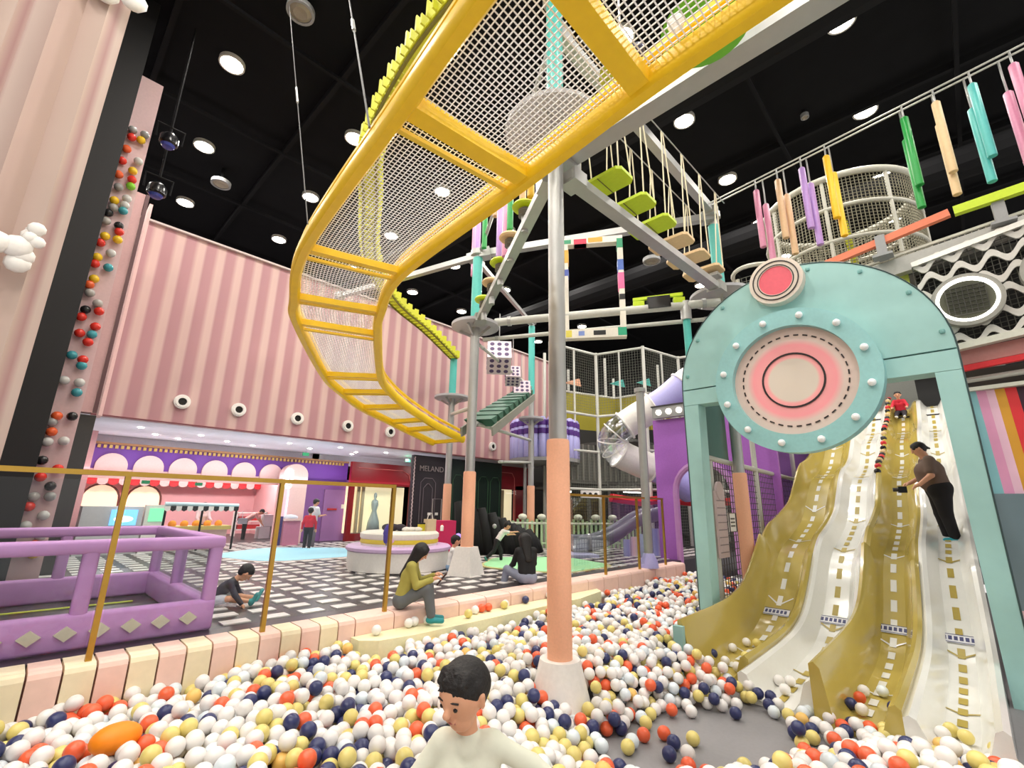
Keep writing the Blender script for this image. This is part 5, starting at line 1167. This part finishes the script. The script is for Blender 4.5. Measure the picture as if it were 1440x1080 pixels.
def person(label, loc, yaw, h, pel=.5, lean=0, side=0, head=(0, 0), armL=None, armR=None, legL=None, legR=None, kid=0.0, fat=1.0, shirt=(200, 200, 200), pants=(40, 40, 50),
           shoes=(240, 240, 240), sleeve=1.0, short=False, hair='short', vox=.0065, cuff=None, hem=.0, brows=True, group=None, shirt_rough=.8, hairc=None):
    """local frame: +x forward, +y the person's left, z up, all lengths in body heights"""
    root = thing('person', loc, label, 'person', group)
    cy, sy = math.cos(yaw), math.sin(yaw); Rz = np.array([[cy, -sy, 0], [sy, cy, 0], [0, 0, 1]]); L0 = np.array(loc, float)
    Tw = lambda p: L0 + h * (Rz @ np.array(p, float))
    ln, sd_ = math.radians(lean), math.radians(side)
    up = nz((math.sin(ln), math.sin(sd_), math.cos(ln) * math.cos(sd_))); lt = nz(np.cross(up, nz((1, 0, 0)) if abs(up[0]) < .9 else (0, 0, -1))); lt = lt if lt[1] > 0 else -lt
    fw = np.cross(lt, up)
    pel = np.array((pel[0], 0, pel[1]) if isinstance(pel, tuple) else (0, 0, pel), float)
    ks = 1 + .42 * kid                                           # bigger head on a child
    ts_ = 1 - .14 * kid
    chest = pel + up * .2 * ts_; nb_ = pel + up * .315 * ts_; sh_ = pel + up * .285 * ts_; wd = .102 * (1 - .08 * kid)
    hp, hy = math.radians(head[0]), math.radians(head[1])
    hu = nz(up * .35 + np.array((0, 0, .65))) if lean < 70 else up
    hf0 = nz(fw * .6 + np.array((fw[0], fw[1], 0)) * .4); hf = nz(hf0 * math.cos(hy) + lt * math.sin(hy)); hf = nz(hf * math.cos(hp) - np.array((0, 0, 1)) * math.sin(hp)); hu = nz(hu - hf * (hu @ hf)); hl = np.cross(hu, hf)
    R = .058 * ks; hc = nb_ + nz(up + hu) * (.045 + .01 * kid + R * 1.05) + hf * .012
    armL = armL or ((.05, .15, -1), (.15, .05, -1)); armR = armR or ((.05, -.15, -1), (.15, -.05, -1)); legL = legL or ((.02, .03, -1), (0, .02, -1)); legR = legR or ((.02, -.03, -1), (0, -.02, -1))
    body, sht, pnt, shoe = [], [], [], []
    B = lambda l, p, q, r0, r1, k=.012: l.append((Tw(p), Tw(q), r0 * h, r1 * h, k * h))
    # head: skull, face, jaw, nose, lips, ears, neck
    B(body, hc + hu * R * .22 - hf * R * .12, hc + hu * R * .18 + hf * R * .1, R * .98, R * .92); B(body, hc - hu * R * .1 + hf * R * .15, hc - hu * R * .72 + hf * R * .34, R * .82, R * .52, .02)
    B(body, hc + hf * R * .98 + hu * R * .06, hc + hf * R * 1.12 - hu * R * .2, R * .09, R * .16, .008); B(body, hc + hf * R * .9 - hu * R * .56 - hl * R * .16, hc + hf * R * .9 - hu * R * .56 + hl * R * .16, R * .1, R * .1, .006)
    for s in (-1, 1): B(body, hc + hl * R * .97 * s + hu * R * .14, hc + hl * R * .95 * s - hu * R * .22, R * .16, R * .12, .004)
    B(body, nb_ - up * .02, hc - hu * R * .5 - hf * R * .1, .034 * fat ** .5, .03 * fat ** .5, .015)
    # torso
    tw = .05 * fat
    for s in (-1, 1):
        B(body, pel + lt * .04 * s, chest + lt * .045 * s, tw, tw * 1.02, .03); B(body, chest + lt * .04 * s, sh_ + lt * (wd - .03) * s, tw, .04, .03)
        B(sht, pel + up * (.02 - hem) + lt * .042 * s, chest + lt * .046 * s, tw * 1.24, tw * 1.2, .03); B(sht, chest + lt * .046 * s, sh_ + lt * (wd - .02) * s, tw * 1.2, .042, .03)
    B(sht, sh_ - lt * wd * .8, sh_ + lt * wd * .8, .04, .04, .02); B(sht, nb_ - up * .03, nb_ - up * .002, .048, .04, .012)
    if fat > 1.15: B(body, pel + up * .1 + fw * .03, pel + up * .16 + fw * .03, tw * 1.1, tw, .03); B(sht, pel + up * .08 + fw * .035, pel + up * .18 + fw * .04, tw * 1.35, tw * 1.25, .03)
    B(pnt, pel + lt * .045, pel - lt * .045, .064 * fat, .064 * fat, .02); B(body, pel + lt * .045, pel - lt * .045, .055 * fat, .055 * fat, .02)
    af = fat ** .5
    for s, arm in ((1, armL), (-1, armR)):
        a0 = sh_ + lt * wd * s; u1 = nz(arm[0]); u2 = nz(arm[1]); el = a0 + u1 * .16 * ts_; wr_ = el + u2 * .145 * ts_
        B(body, a0, el, .027 * af, .022 * af); B(body, el, wr_, .022 * af, .0155 * af)
        if sleeve > .6:
            B(sht, a0, el, .036 * af, .031 * af, .02); e2 = el + u2 * .145 * ts_ * min(1, (sleeve - .5) * 2) * .94; B(sht, el, e2, .031 * af, .025 * af, .012)
        else: B(sht, a0, a0 + u1 * .16 * ts_ * max(.45, sleeve * 1.7), .038 * af, .036 * af, .02)
        hd = nz(arm[2]) if len(arm) > 2 else u2; sidev = nz(np.cross(hd, (0, 0, 1)) if abs(hd[2]) < .9 else np.cross(hd, fw)); nrm = np.cross(sidev, hd)
        curl = arm[3] if len(arm) > 3 else .35
        pm = wr_ + hd * .034; B(body, wr_, pm, .014, .017, .008)
        for q in (-.6, .6): B(body, wr_ + hd * .012 + sidev * .009 * q, pm + hd * .008 + sidev * .02 * q, .0105, .0105, .006)
        for q, fl in ((-1.5, .034), (-.5, .04), (.5, .038), (1.5, .03)):
            k0 = pm + hd * .012 + sidev * .0115 * q; k1 = k0 + nz(hd - nrm * curl + sidev * .06 * q) * fl * .55; k2 = k1 + nz(hd - nrm * (curl * 2.6) + sidev * .05 * q) * fl * .5
            B(body, k0, k1, .0068, .0062, .003); B(body, k1, k2, .0062, .005, .003)
        th0 = wr_ + hd * .014 + sidev * .016 * s; th1 = th0 + nz(hd * .7 + sidev * s * .8 - nrm * .3) * .026; th2 = th1 + nz(hd + sidev * .2 * s - nrm * .6) * .022
        B(body, th0, th1, .0085, .0072, .004); B(body, th1, th2, .0072, .0058, .003)
    feet = []
    for s, leg in ((1, legL), (-1, legR)):
        h0 = pel + lt * .05 * s - up * .005; u1 = nz(leg[0]); u2 = nz(leg[1]); kn = h0 + u1 * .245 * (1 - .1 * kid); an = kn + u2 * .225 * (1 - .1 * kid)
        B(body, h0, kn, .047 * fat, .033 * af, .02); B(body, kn, kn + (an - kn) * .3, .033 * af, .032 * af); B(body, kn + (an - kn) * .3, an, .032 * af, .019)
        if short: B(pnt, h0, kn * .7 + h0 * .3, .058 * fat, .05 * fat, .02)
        else: B(pnt, h0, kn, .06 * fat, .045 * af, .03); B(pnt, kn, an - u2 * .012, .045 * af, .036 * af, .012)
        fd = leg[2] if len(leg) > 2 else (1, .12 * s, 0); fd = nz(fd)
        he = an + nz(u2) * .028 - fd * .025; to = an + nz(u2) * .034 + fd * .085
        B(body, an, he + fd * .02, .019, .02, .01); B(body, he + fd * .02, to, .02, .014, .01)
        sl = []; B(sl, he, to, .026, .021, .012); B(sl, an + u2 * .004, he + fd * .02, .026, .028, .012); shoe.append(sl)
    def grow(nm, bones, m, v=vox):
        V, Fq = sdf_mesh(bones, v * h); o = mesh(nm, V, Fq.tolist(), m, root, None, True); return o
    c3 = lambda c: '%d_%d_%d' % tuple(c)
    grow('body', body, skin); grow('shirt', sht, mat('cloth_' + c3(shirt), shirt, shirt_rough, bump=.25, scale=14)); grow('trousers', pnt, mat('cloth_' + c3(pants), pants, .85, bump=.2, scale=16))
    for sl in shoe: grow('shoe', sl, mat('shoe_' + c3(shoes), shoes, .6))
    hb_ = []
    B(hb_, hc + hu * R * .34 - hf * R * .22, hc + hu * R * .34 - hf * R * .05, R * 1.03, R * 1.0, .02); B(hb_, hc - hf * R * .38 + hu * R * .1, hc - hf * R * .42 - hu * R * .25, R * .86, R * .66, .02)
    if hair == 'short':
        for q in (-.55, -.2, .2, .55): B(hb_, hc + hu * R * .95 + hf * R * .3 + hl * R * q, hc + hu * R * .8 + hf * R * .68 + hl * R * q * 1.1, R * .26, R * .12, .012)
        if vox < .006:
            for q in np.linspace(-1.15, 1.15, 15):
                ra = RNG.uniform(-.12, .12); B(hb_, hc + hu * R * 1.05 + hl * R * .5 * math.sin(q), hc + hu * R * (.72 - .22 * abs(q) + ra) + hf * R * .95 * math.cos(q) + hl * R * .98 * math.sin(q), R * .17, R * .04, .004)
            for q in range(30):
                a_, e_ = RNG.uniform(0, 2 * PI), RNG.uniform(.3, 1.3); dv = hf * math.cos(a_) * math.cos(e_) + hl * math.sin(a_) * math.cos(e_) + hu * math.sin(e_)
                B(hb_, hc + hu * R * .3 - hf * R * .15 + dv * R * .9, hc + hu * R * .3 - hf * R * .1 + dv * R * 1.08 + hf * R * .14 - hu * R * .05, R * .16, R * .05, .004)
        for s in (-1, 1): B(hb_, hc + hl * R * .8 * s + hu * R * .5, hc + hl * R * .88 * s + hu * R * .1 - hf * R * .1, R * .22, R * .1, .012)
    else:
        for s in (-1, 1):
            B(hb_, hc + hu * R * .85 + hf * R * .5 + hl * R * .15 * s, hc + hu * R * .3 + hf * R * .72 + hl * R * .68 * s, R * .28, R * .2, .012)
            if hair == 'long': B(hb_, hc + hl * R * .72 * s + hu * R * .4 + hf * R * .3, hc + hl * R * .84 * s - hu * R * 2.3 + hf * R * .22, R * .42, R * .34, .02)
        if hair == 'long':
            for s in (-.6, 0, .6): B(hb_, hc - hf * R * .5 + hl * R * s, nb_ - fw * (.06 * fat) + lt * .035 * s - up * .13, R * .68, R * .34, .03)
        if hair == 'tail': B(hb_, hc - hf * R * .95 + hu * R * .05, hc - hf * R * 1.5 - hu * R * .55, R * .36, R * .16, .012)
    grow('hair', hb_, hairm if hairc is None else mat('hair_' + c3(hairc), hairc, .6))
    for s in (-1, 1):
        c = Tw(hc + hf * R * .93 + hl * R * .36 * s + hu * R * .02); bb = MB(); bb.ball(c, R * h * .1, seg=5); bb.build('eye', mat('eye_dark', (30, 22, 20), .25), root, True)
    bb = MB(); bb.tube([Tw(hc + hf * R * (.98 - .06 * abs(q)) - hu * R * .57 + hl * R * .24 * q) for q in (-1, -.5, 0, .5, 1)], R * h * .045, 5); bb.build('mouth', mat('lip', (176, 96, 88), .5), root)
    if brows:
        for s in (-1, 1):
            bb = MB(); bb.tube([Tw(hc + hf * R * (1.0 - .12 * abs(q - .2)) + hu * R * (.26 + .03 * (1 - abs(q - .5))) + hl * R * s * (.2 + .34 * q)) for q in (0, .5, 1)], R * h * .04, 5); bb.build('eyebrow', hairm, root)
    return root, Tw
D2 = math.radians
# boy wading in the balls, arms out, head turned to his right
boy, _ = person('boy with short black hair and cream shirt wading through the balls', (1.3, 1.44, .07), D2(-138), 1.03, pel=.45, lean=5, head=(14, -34), kid=1,
       armL=((.12, .85, -.32), (.25, .85, -.42), (.3, .6, -.5)), armR=((.1, -.55, -.7), (.25, -.5, -.7)), legL=((.45, .1, -1), (-.15, 0, -1)), legR=((-.1, -.1, -1), (-.4, 0, -1)),
       shirt=(226, 228, 210), pants=(214, 214, 200), vox=.0055, fat=1.02, shoes=(230, 230, 226), shirt_rough=.9)
# woman in green on the bumper with a phone
wg, TG = person('seated woman with long black hair, olive green sweater and grey jeans holding a phone', (3.02, 4.47, FZ), D2(-40), 1.2, pel=(.0, .075), lean=16, head=(34, 0), hair='long',
       armL=((.35, .1, -.9), (.85, -.1, .35), (.8, 0, .3), .8), armR=((.3, -.08, -.9), (.85, .25, .3), (.8, .1, .3), .8), legL=((.86, .06, .36), (.18, 0, -1), (1, .1, 0)), legR=((.84, -.1, .38), (.22, 0, -1), (1, -.1, 0)),
       shirt=(164, 156, 76), pants=(96, 100, 104), shoes=(40, 140, 146), vox=.006)
pw = TG((.34, .01, .235)); ph = thing('phone', tuple(pw), 'dark phone held by the woman in the green sweater', 'phone'); rt_ = Matrix.Rotation(D2(-40), 3, 'Z') @ Matrix.Rotation(.7, 3, 'Y')
MB().box(pw, (.012, .075, .15), rot=rt_).build('case', mat('phone_case', (70, 40, 36), .4), ph); MB().box(np.array(pw) + np.array(rt_ @ Vector((-.008, 0, 0))), (.004, .066, .138), rot=rt_).build('screen', blackg, ph)
# woman in black seen from behind
person('woman in black sweater with long dark hair sitting on the bumper, seen from behind', (5.2, 4.66, FZ), D2(62), 1.22, pel=(0, .07), lean=10, head=(20, 10), hair='long', armL=((.4, .2, -.9), (.8, -.1, -.2)), armR=((.4, -.15, -.9), (.8, .2, -.1)),
       legL=((.75, .55, .3), (.1, .2, -1), (1, .3, 0)), legR=((.85, .15, .3), (.1, .1, -1), (1, .1, 0)), shirt=(22, 22, 25), pants=(140, 146, 166), shoes=(230, 226, 220), vox=.0065)
# child running past the green mat
person('running child in a white tee and black trousers with one arm stretched forward', (6.75, 6.85, FZ), D2(-34), .84, pel=.45, lean=34, head=(5, 0), kid=.6, armL=((.75, .1, -.5), (.98, 0, .05)), armR=((.9, -.2, -.1), (1, 0, .1)),
       legL=((.45, 0, -.9), (.05, 0, -1)), legR=((-.35, -.05, -.9), (-.75, 0, -.65), (.5, 0, -.8)), shirt=(232, 230, 224), pants=(30, 28, 30), shoes=(60, 130, 120), sleeve=.4, vox=.008)
# child in white hoodie sitting behind the pole
person('child in a white hoodie and pale jeans sitting on the floor behind the peach pole', (5.08, 6.22, FZ), D2(-36), .98, pel=(0, .085), lean=8, head=(12, 10), kid=.6, armL=((.5, .1, -.85), (.8, -.1, -.1)), armR=((.5, -.2, -.85), (.8, .2, -.1)),
       legL=((.85, .06, .5), (.55, 0, -.85)), legR=((.85, -.1, .42), (.6, 0, -.8)), shirt=(236, 236, 236), pants=(130, 160, 196), shoes=(226, 222, 200), vox=.008)
# adult and red child by the violet shop
person('adult in a white top and grey trousers standing at the violet wall', (5.22, 11.75, FZ), D2(20), 1.15, pel=.5, head=(20, -20), armL=((.3, .1, -.9), (.8, -.1, .1)), armR=((.3, -.1, -.9), (.8, .1, .1)), shirt=(226, 226, 232), pants=(120, 110, 120), vox=.009, sleeve=.4)
person('child in a bright red jacket and black trousers facing the violet wall', (4.98, 11.38, FZ), D2(60), .95, pel=.48, head=(5, 0), kid=.4, armL=((.1, .3, -.9), (.1, .1, -1)), armR=((.1, -.3, -.9), (.1, -.1, -1)), legL=((.2, .05, -1), (-.1, 0, -1)), legR=((-.15, -.05, -1), (-.2, 0, -1)), shirt=(214, 36, 60), pants=(30, 26, 34), vox=.009)
# person bending over the toy shelf, seller at the cart
person('person in a pale pink tee and black trousers bending over the toy shelf', (4.85, 15.4, FZ), D2(-25), 1.1, pel=.47, lean=58, head=(20, 0), armL=((.5, .1, -.8), (.6, 0, -.7)), armR=((.5, -.1, -.8), (.6, 0, -.7)), shirt=(232, 180, 172), pants=(28, 24, 28), sleeve=.4, vox=.009)
sb_ = thing('satchel', (4.7, 15.25, FZ + .55), 'pale grey satchel hanging at the hip of the bending person', 'bag'); one('body', mat('satchel_grey', (190, 206, 214), .7), sb_, 'box', (4.74, 15.28, FZ + .5), (.24, .08, .16), -.4); one('strap', mat('satchel_grey', (190, 206, 214), .7), sb_, 'tube', [(4.55, 15.2, FZ + .58), (4.72, 15.3, FZ + .78), (4.7, 15.2, FZ + .58)], .01, 5)
person('seller in a white shirt and dark cap behind the yellow cart counter', (3.15, 13.0, FZ), D2(-90), 1.05, pel=.48, lean=10, head=(25, 0), armL=((.5, .1, -.8), (.8, 0, -.2)), armR=((.5, -.1, -.8), (.8, 0, -.2)), shirt=(226, 196, 200), pants=(40, 40, 46), vox=.01, hair='short')
# child on the floor by the pen
person('child on the floor in a dark jacket with bare legs stretched out and teal socks', (1.62, 5.8, FZ), D2(-28), .9, pel=(0, .08), lean=46, head=(30, 20), kid=.7, armL=((.4, .2, -.9), (.6, 0, -.6)), armR=((.5, -.3, -.8), (.6, -.1, -.7)), legL=((.95, .16, .04), (.98, .05, -.08), (.4, .1, .9)), legR=((.9, -.35, .1), (.9, .2, -.18), (.4, 0, .9)),
       shirt=(52, 52, 66), pants=(196, 200, 208), shoes=(70, 160, 160), short=True, vox=.008)
# woman standing on the white lane
wx_ = 9.25
person('woman in a taupe tee, black trousers and teal socks standing on the white slide lane', (wx_, .32, slz(wx_) + .0), D2(104), 1.4, pel=.485, lean=10, head=(18, 0), hair='tail', fat=1.6, armL=((.1, .25, -1), (.75, .0, -.65), (.8, 0, -.3), .7), armR=((.2, -.15, -1), (.85, .1, -.45), (.8, 0, -.3), .7),
       legL=((-.02, .03, -1), (-.14, 0, -1)), legR=((.04, -.04, -1), (-.1, 0, -1)), shirt=(112, 92, 80), pants=(22, 20, 22), shoes=(50, 170, 186), sleeve=.42, vox=.006, hem=.02)
cmr = thing('camera_gadget', (9.15, .66, slz(wx_) + .66), 'small black device held by the woman on the slide', 'device'); one('body', blackg, cmr, 'box', (9.13, .72, slz(wx_) + .66), (.12, .1, .09), .2); one('lens', dark, cmr, 'cyl', (9.13, .77, slz(wx_) + .66), (9.12, .83, slz(wx_) + .66), .03, None, 10)
person('child in a red top sitting at the top of the olive lane', (14.75, .9, slz(14.75)), D2(180), 1.0, pel=(0, .08), lean=12, kid=.5, armL=((.5, .3, -.8), (.7, 0, -.3)), armR=((.5, -.3, -.8), (.7, 0, -.3)), legL=((.9, .1, -.25), (.9, 0, -.5)), legR=((.9, -.1, -.25), (.9, 0, -.5)), shirt=(214, 40, 60), pants=(40, 36, 44), vox=.01)

# ---------------------------------------------------------------- the balls
BR = .047
ballcol = [('white', (232, 229, 226)), ('navy', (48, 54, 98)), ('yellow', (222, 206, 124)), ('orange', (232, 100, 62)), ('ice', (218, 228, 234)), ('amber', (232, 188, 104))]
bp = [.535, .13, .14, .10, .08, .015]
bmats = [mat('ball_%s' % n, c, .28, noise=0) for n, c in ballcol]
def surf(x, y):
    """height of the top ball layer above the pit floor"""
    z = .34 + .02 * np.sin(1.9 * x + .7) * np.cos(2.3 * y) + .015 * np.sin(4.1 * x - 3 * y)
    d = np.hypot((.93 * (x - 3.75) - .37 * (y - 1.55)) / .76, (.37 * (x - 3.75) + .93 * (y - 1.55)) / .37)
    z = np.minimum(z, .05 + .22 * np.clip(d - 1.15, 0, 2))
    lip = np.clip((x - 3.7) / .8, 0, 1) * np.clip((1.9 - y) / .5, 0, 1)
    z = z * (1 - lip) + .08 * lip
    z = np.where((x > 4.8) & (y < 2.45), np.interp(x, SX, SZ) + .05, z)
    return z
def allowed(x, y):
    ok = (y < 4.34) & (x > -.35) & (y > -.35) & (x < 10.0)
    ok &= ~((y > 3.98) & (x > 2.36) & (x < 6.5))
    ok &= ~((x > 4.75) & (y < 2.5))
    ok &= ~((x > 6.9) & (y < 2.76) & (y > 2.6))
    d = np.hypot((.93 * (x - 3.75) - .37 * (y - 1.55)) / .76, (.37 * (x - 3.75) + .93 * (y - 1.55)) / .37); ok &= d > .95
    ok &= np.hypot(x - 3.3, y - 2.6) > .27
    ok &= ~((x > 6.18) & (x < 6.56) & (y > 2.46) & (y < 2.76))
    ok &= np.hypot(x, y) > .75
    ok &= ~((y < .0) & (x > 4.4))
    return ok
pts = []
sp_ = .0905
for lay in range(2):
    for j in range(-6, 62):
        for i in range(-6, 125):
            x = i * sp_ + (j % 2) * sp_ / 2 + (.045 if lay else 0) + RNG.uniform(-.032, .032); y = j * sp_ * .88 + (.026 if lay else 0) + RNG.uniform(-.032, .032)
            if lay and x > 5.5: continue
            pts.append((x, y, lay))
pts = np.array(pts); ok = allowed(pts[:, 0], pts[:, 1]); pts = pts[ok]
z = surf(pts[:, 0], pts[:, 1]) - BR - .075 * pts[:, 2] + RNG.uniform(-.055, .045, len(pts))
keep = z > BR * .6; pts, z = pts[keep], z[keep]
Pb = np.stack([pts[:, 0], pts[:, 1], np.maximum(z, BR)], 1)
# sparse single balls: on the grey floor, the step, the lane ends
loose = [(3.55, 1.86), (3.42, 1.95), (3.47, 1.75), (3.62, 1.68), (3.4, 1.62), (3.3, 1.7), (3.25, 1.55), (4.35, 1.75), (4.28, 1.62), (4.4, 1.25), (4.25, 1.2), (4.1, 1.12), (4.0, 1.08), (3.6, 1.2), (3.75, 1.1), (3.5, 1.3), (4.5, 1.9), (4.42, 2.0)]
L3 = [(x, y, BR) for x, y in loose]
L3 += [(x, y, .4 + BR) for x, y in [(2.62, 4.25), (3.0, 4.28), (3.08, 4.3), (3.22, 4.26), (3.72, 4.2), (3.9, 4.29), (4.02, 4.31), (4.12, 4.3), (4.35, 4.27), (4.4, 4.3), (4.78, 4.31), (5.25, 4.31)]]
for x, y in [(5.9, 2.2), (5.7, 2.0), (5.55, 2.28), (5.4, 2.1), (6.2, 2.15), (6.24, 2.05), (5.3, 1.95), (5.2, 1.55), (5.25, 1.47), (5.0, 1.45), (5.45, .95), (5.55, .83), (5.25, .95), (5.05, .98), (4.98, .9), (5.2, .72), (4.95, .3), (5.02, .38), (4.9, .42), (5.0, .12), (4.85, .15)]:
    L3.append((x, y, slz(x) + BR + .004))
Pb = np.concatenate([Pb, np.array(L3)]); nfix = len(L3)
frozen = np.zeros(len(Pb), bool); frozen[-nfix:] = True
for it in range(9):
    kd = kdtree.KDTree(len(Pb))
    for i, p in enumerate(Pb): kd.insert(p, i)
    kd.balance(); mv = np.zeros_like(Pb)
    for i, p in enumerate(Pb):
        for q, j, d in kd.find_range(p, 2 * BR * .985):
            if j <= i or d < 1e-6: continue
            pen_ = (2 * BR * .985 - d) * .42; u = (p - np.array(q)) / d
            mv[i] += u * pen_; mv[j] -= u * pen_
    mv[frozen] = 0; mv = np.clip(mv, -.03, .03); Pb = Pb + mv; Pb[:, 2] = np.maximum(Pb[:, 2], BR)
    bad = ~allowed(Pb[:, 0], Pb[:, 1]) & ~frozen; Pb[bad, :2] -= mv[bad, :2]
colr = RNG.choice(len(ballcol), len(Pb), p=bp); colr[-nfix + 18:-nfix + 30] = [0, 0, 0, 0, 2, 0, 3, 3, 2, 0, 1, 0]; colr[-nfix:-nfix + 18] = [3, 3, 1, 2, 0, 1, 3, 0, 1, 0, 1, 2, 3, 0, 0, 2, 1, 3]
# leave room for the boy
hb2 = np.hypot(Pb[:, 0] - 1.3, Pb[:, 1] - 1.44) < .17; Pb, frozen, colr = Pb[~hb2], frozen[~hb2], colr[~hb2]
# apparent size: distance to the photographer and being inside the view
rel = Pb - np.array([0, 0, 1.6]); Fv, Rv, Uv = np.array(F_), np.array(R_), np.array(U_)
dep = rel @ Fv; sx = 655 * (rel @ Rv) / np.maximum(dep, .01); sy = -655 * (rel @ Uv) / np.maximum(dep, .01)
vis = (dep > .2) & (np.abs(sx) < 735) & (sy < 555)
lay0 = np.ones(len(Pb), bool)
# a ball counts as in view when none is straight above it
kd = kdtree.KDTree(len(Pb))
for i, p in enumerate(Pb): kd.insert((p[0], p[1], 0), i)
kd.balance()
for i in range(len(Pb)):
    if dep[i] < 3.2 and vis[i]:
        for q, j, d in kd.find_range((Pb[i, 0], Pb[i, 1], 0), .05):
            if Pb[j, 2] > Pb[i, 2] + .045: lay0[i] = False
order = np.argsort(np.where(vis & lay0, dep, 1e6)); near = order[:299]; rest = np.setdiff1d(np.arange(len(Pb)), near)
def ico(sub):
    bm = bmesh.new(); bmesh.ops.create_icosphere(bm, subdivisions=sub, radius=BR); bm.verts.ensure_lookup_table()
    V = np.array([v.co[:] for v in bm.verts]); F = np.array([[v.index for v in f.verts] for f in bm.faces]); bm.free(); return V, F
V3, F3 = ico(3); V2, F2 = ico(2)
proto = {}
names_ = {'white': 'white plastic play ball in the front of the ball pit', 'navy': 'navy blue plastic play ball in the front of the ball pit', 'yellow': 'pale yellow plastic play ball in the front of the ball pit', 'orange': 'orange red plastic play ball in the front of the ball pit', 'ice': 'icy pale blue plastic play ball in the front of the ball pit', 'amber': 'amber plastic play ball in the front of the ball pit'}
for i in near:
    c = int(colr[i]); n_ = ballcol[c][0]
    if c not in proto:
        me = bpy.data.meshes.new('play_ball'); me.from_pydata(V3.tolist(), [], F3.tolist()); me.materials.append(bmats[c]); me.polygons.foreach_set('use_smooth', np.ones(len(F3), bool))
        o = bpy.data.objects.new('play_ball', me); COL.objects.link(o); tag(o, names_[n_], 'ball', '%s play balls' % n_); proto[c] = o
    else: o = proto[c].copy(); COL.objects.link(o)
    o.location = Pb[i]
rd = dep[rest]; A = rest[(rd < 3.6) & vis[rest]]; Bq = np.setdiff1d(rest, A)
Vs, Fs, Ms = [], [], []; off = 0
for ids, V_, Fc in ((A, V3, F3), (Bq, V2, F2)):
    if not len(ids): continue
    Vs.append((Pb[ids][:, None, :] + V_[None]).reshape(-1, 3)); Fs.append((Fc[None] + (off + np.arange(len(ids)) * len(V_))[:, None, None]).reshape(-1, 3)); Ms.append(np.repeat(colr[ids], len(Fc))); off += len(ids) * len(V_)
Vs, Fs, Ms = np.concatenate(Vs), np.concatenate(Fs), np.concatenate(Ms)
me = bpy.data.meshes.new('play_balls'); me.vertices.add(len(Vs)); me.vertices.foreach_set('co', Vs.ravel().astype(np.float32))
me.loops.add(Fs.size); me.loops.foreach_set('vertex_index', Fs.ravel().astype(np.int32)); me.polygons.add(len(Fs)); me.polygons.foreach_set('loop_start', np.arange(0, Fs.size, 3, dtype=np.int32))
for m_ in bmats: me.materials.append(m_)
me.polygons.foreach_set('material_index', Ms.astype(np.int32)); me.polygons.foreach_set('use_smooth', np.ones(len(Fs), bool)); me.update(calc_edges=True); me.validate()
o = bpy.data.objects.new('play_balls', me); COL.objects.link(o); tag(o, 'mass of white, navy, yellow and orange play balls filling the pit', 'balls', None, 'stuff')
# big orange ball half sunk in the others
ob = MB().ball((.63, 3.48, .375), .095, seg=12, sc=(1.2, .9, .75)).build('orange_cushion', mat('bright_orange', (250, 140, 10), .5), smooth=True); tag(ob, 'larger bright orange soft cushion half sunk among the balls', 'cushion')
print('BALLS', len(Pb), 'tris', len(Fs), 'objs', len(bpy.data.objects))
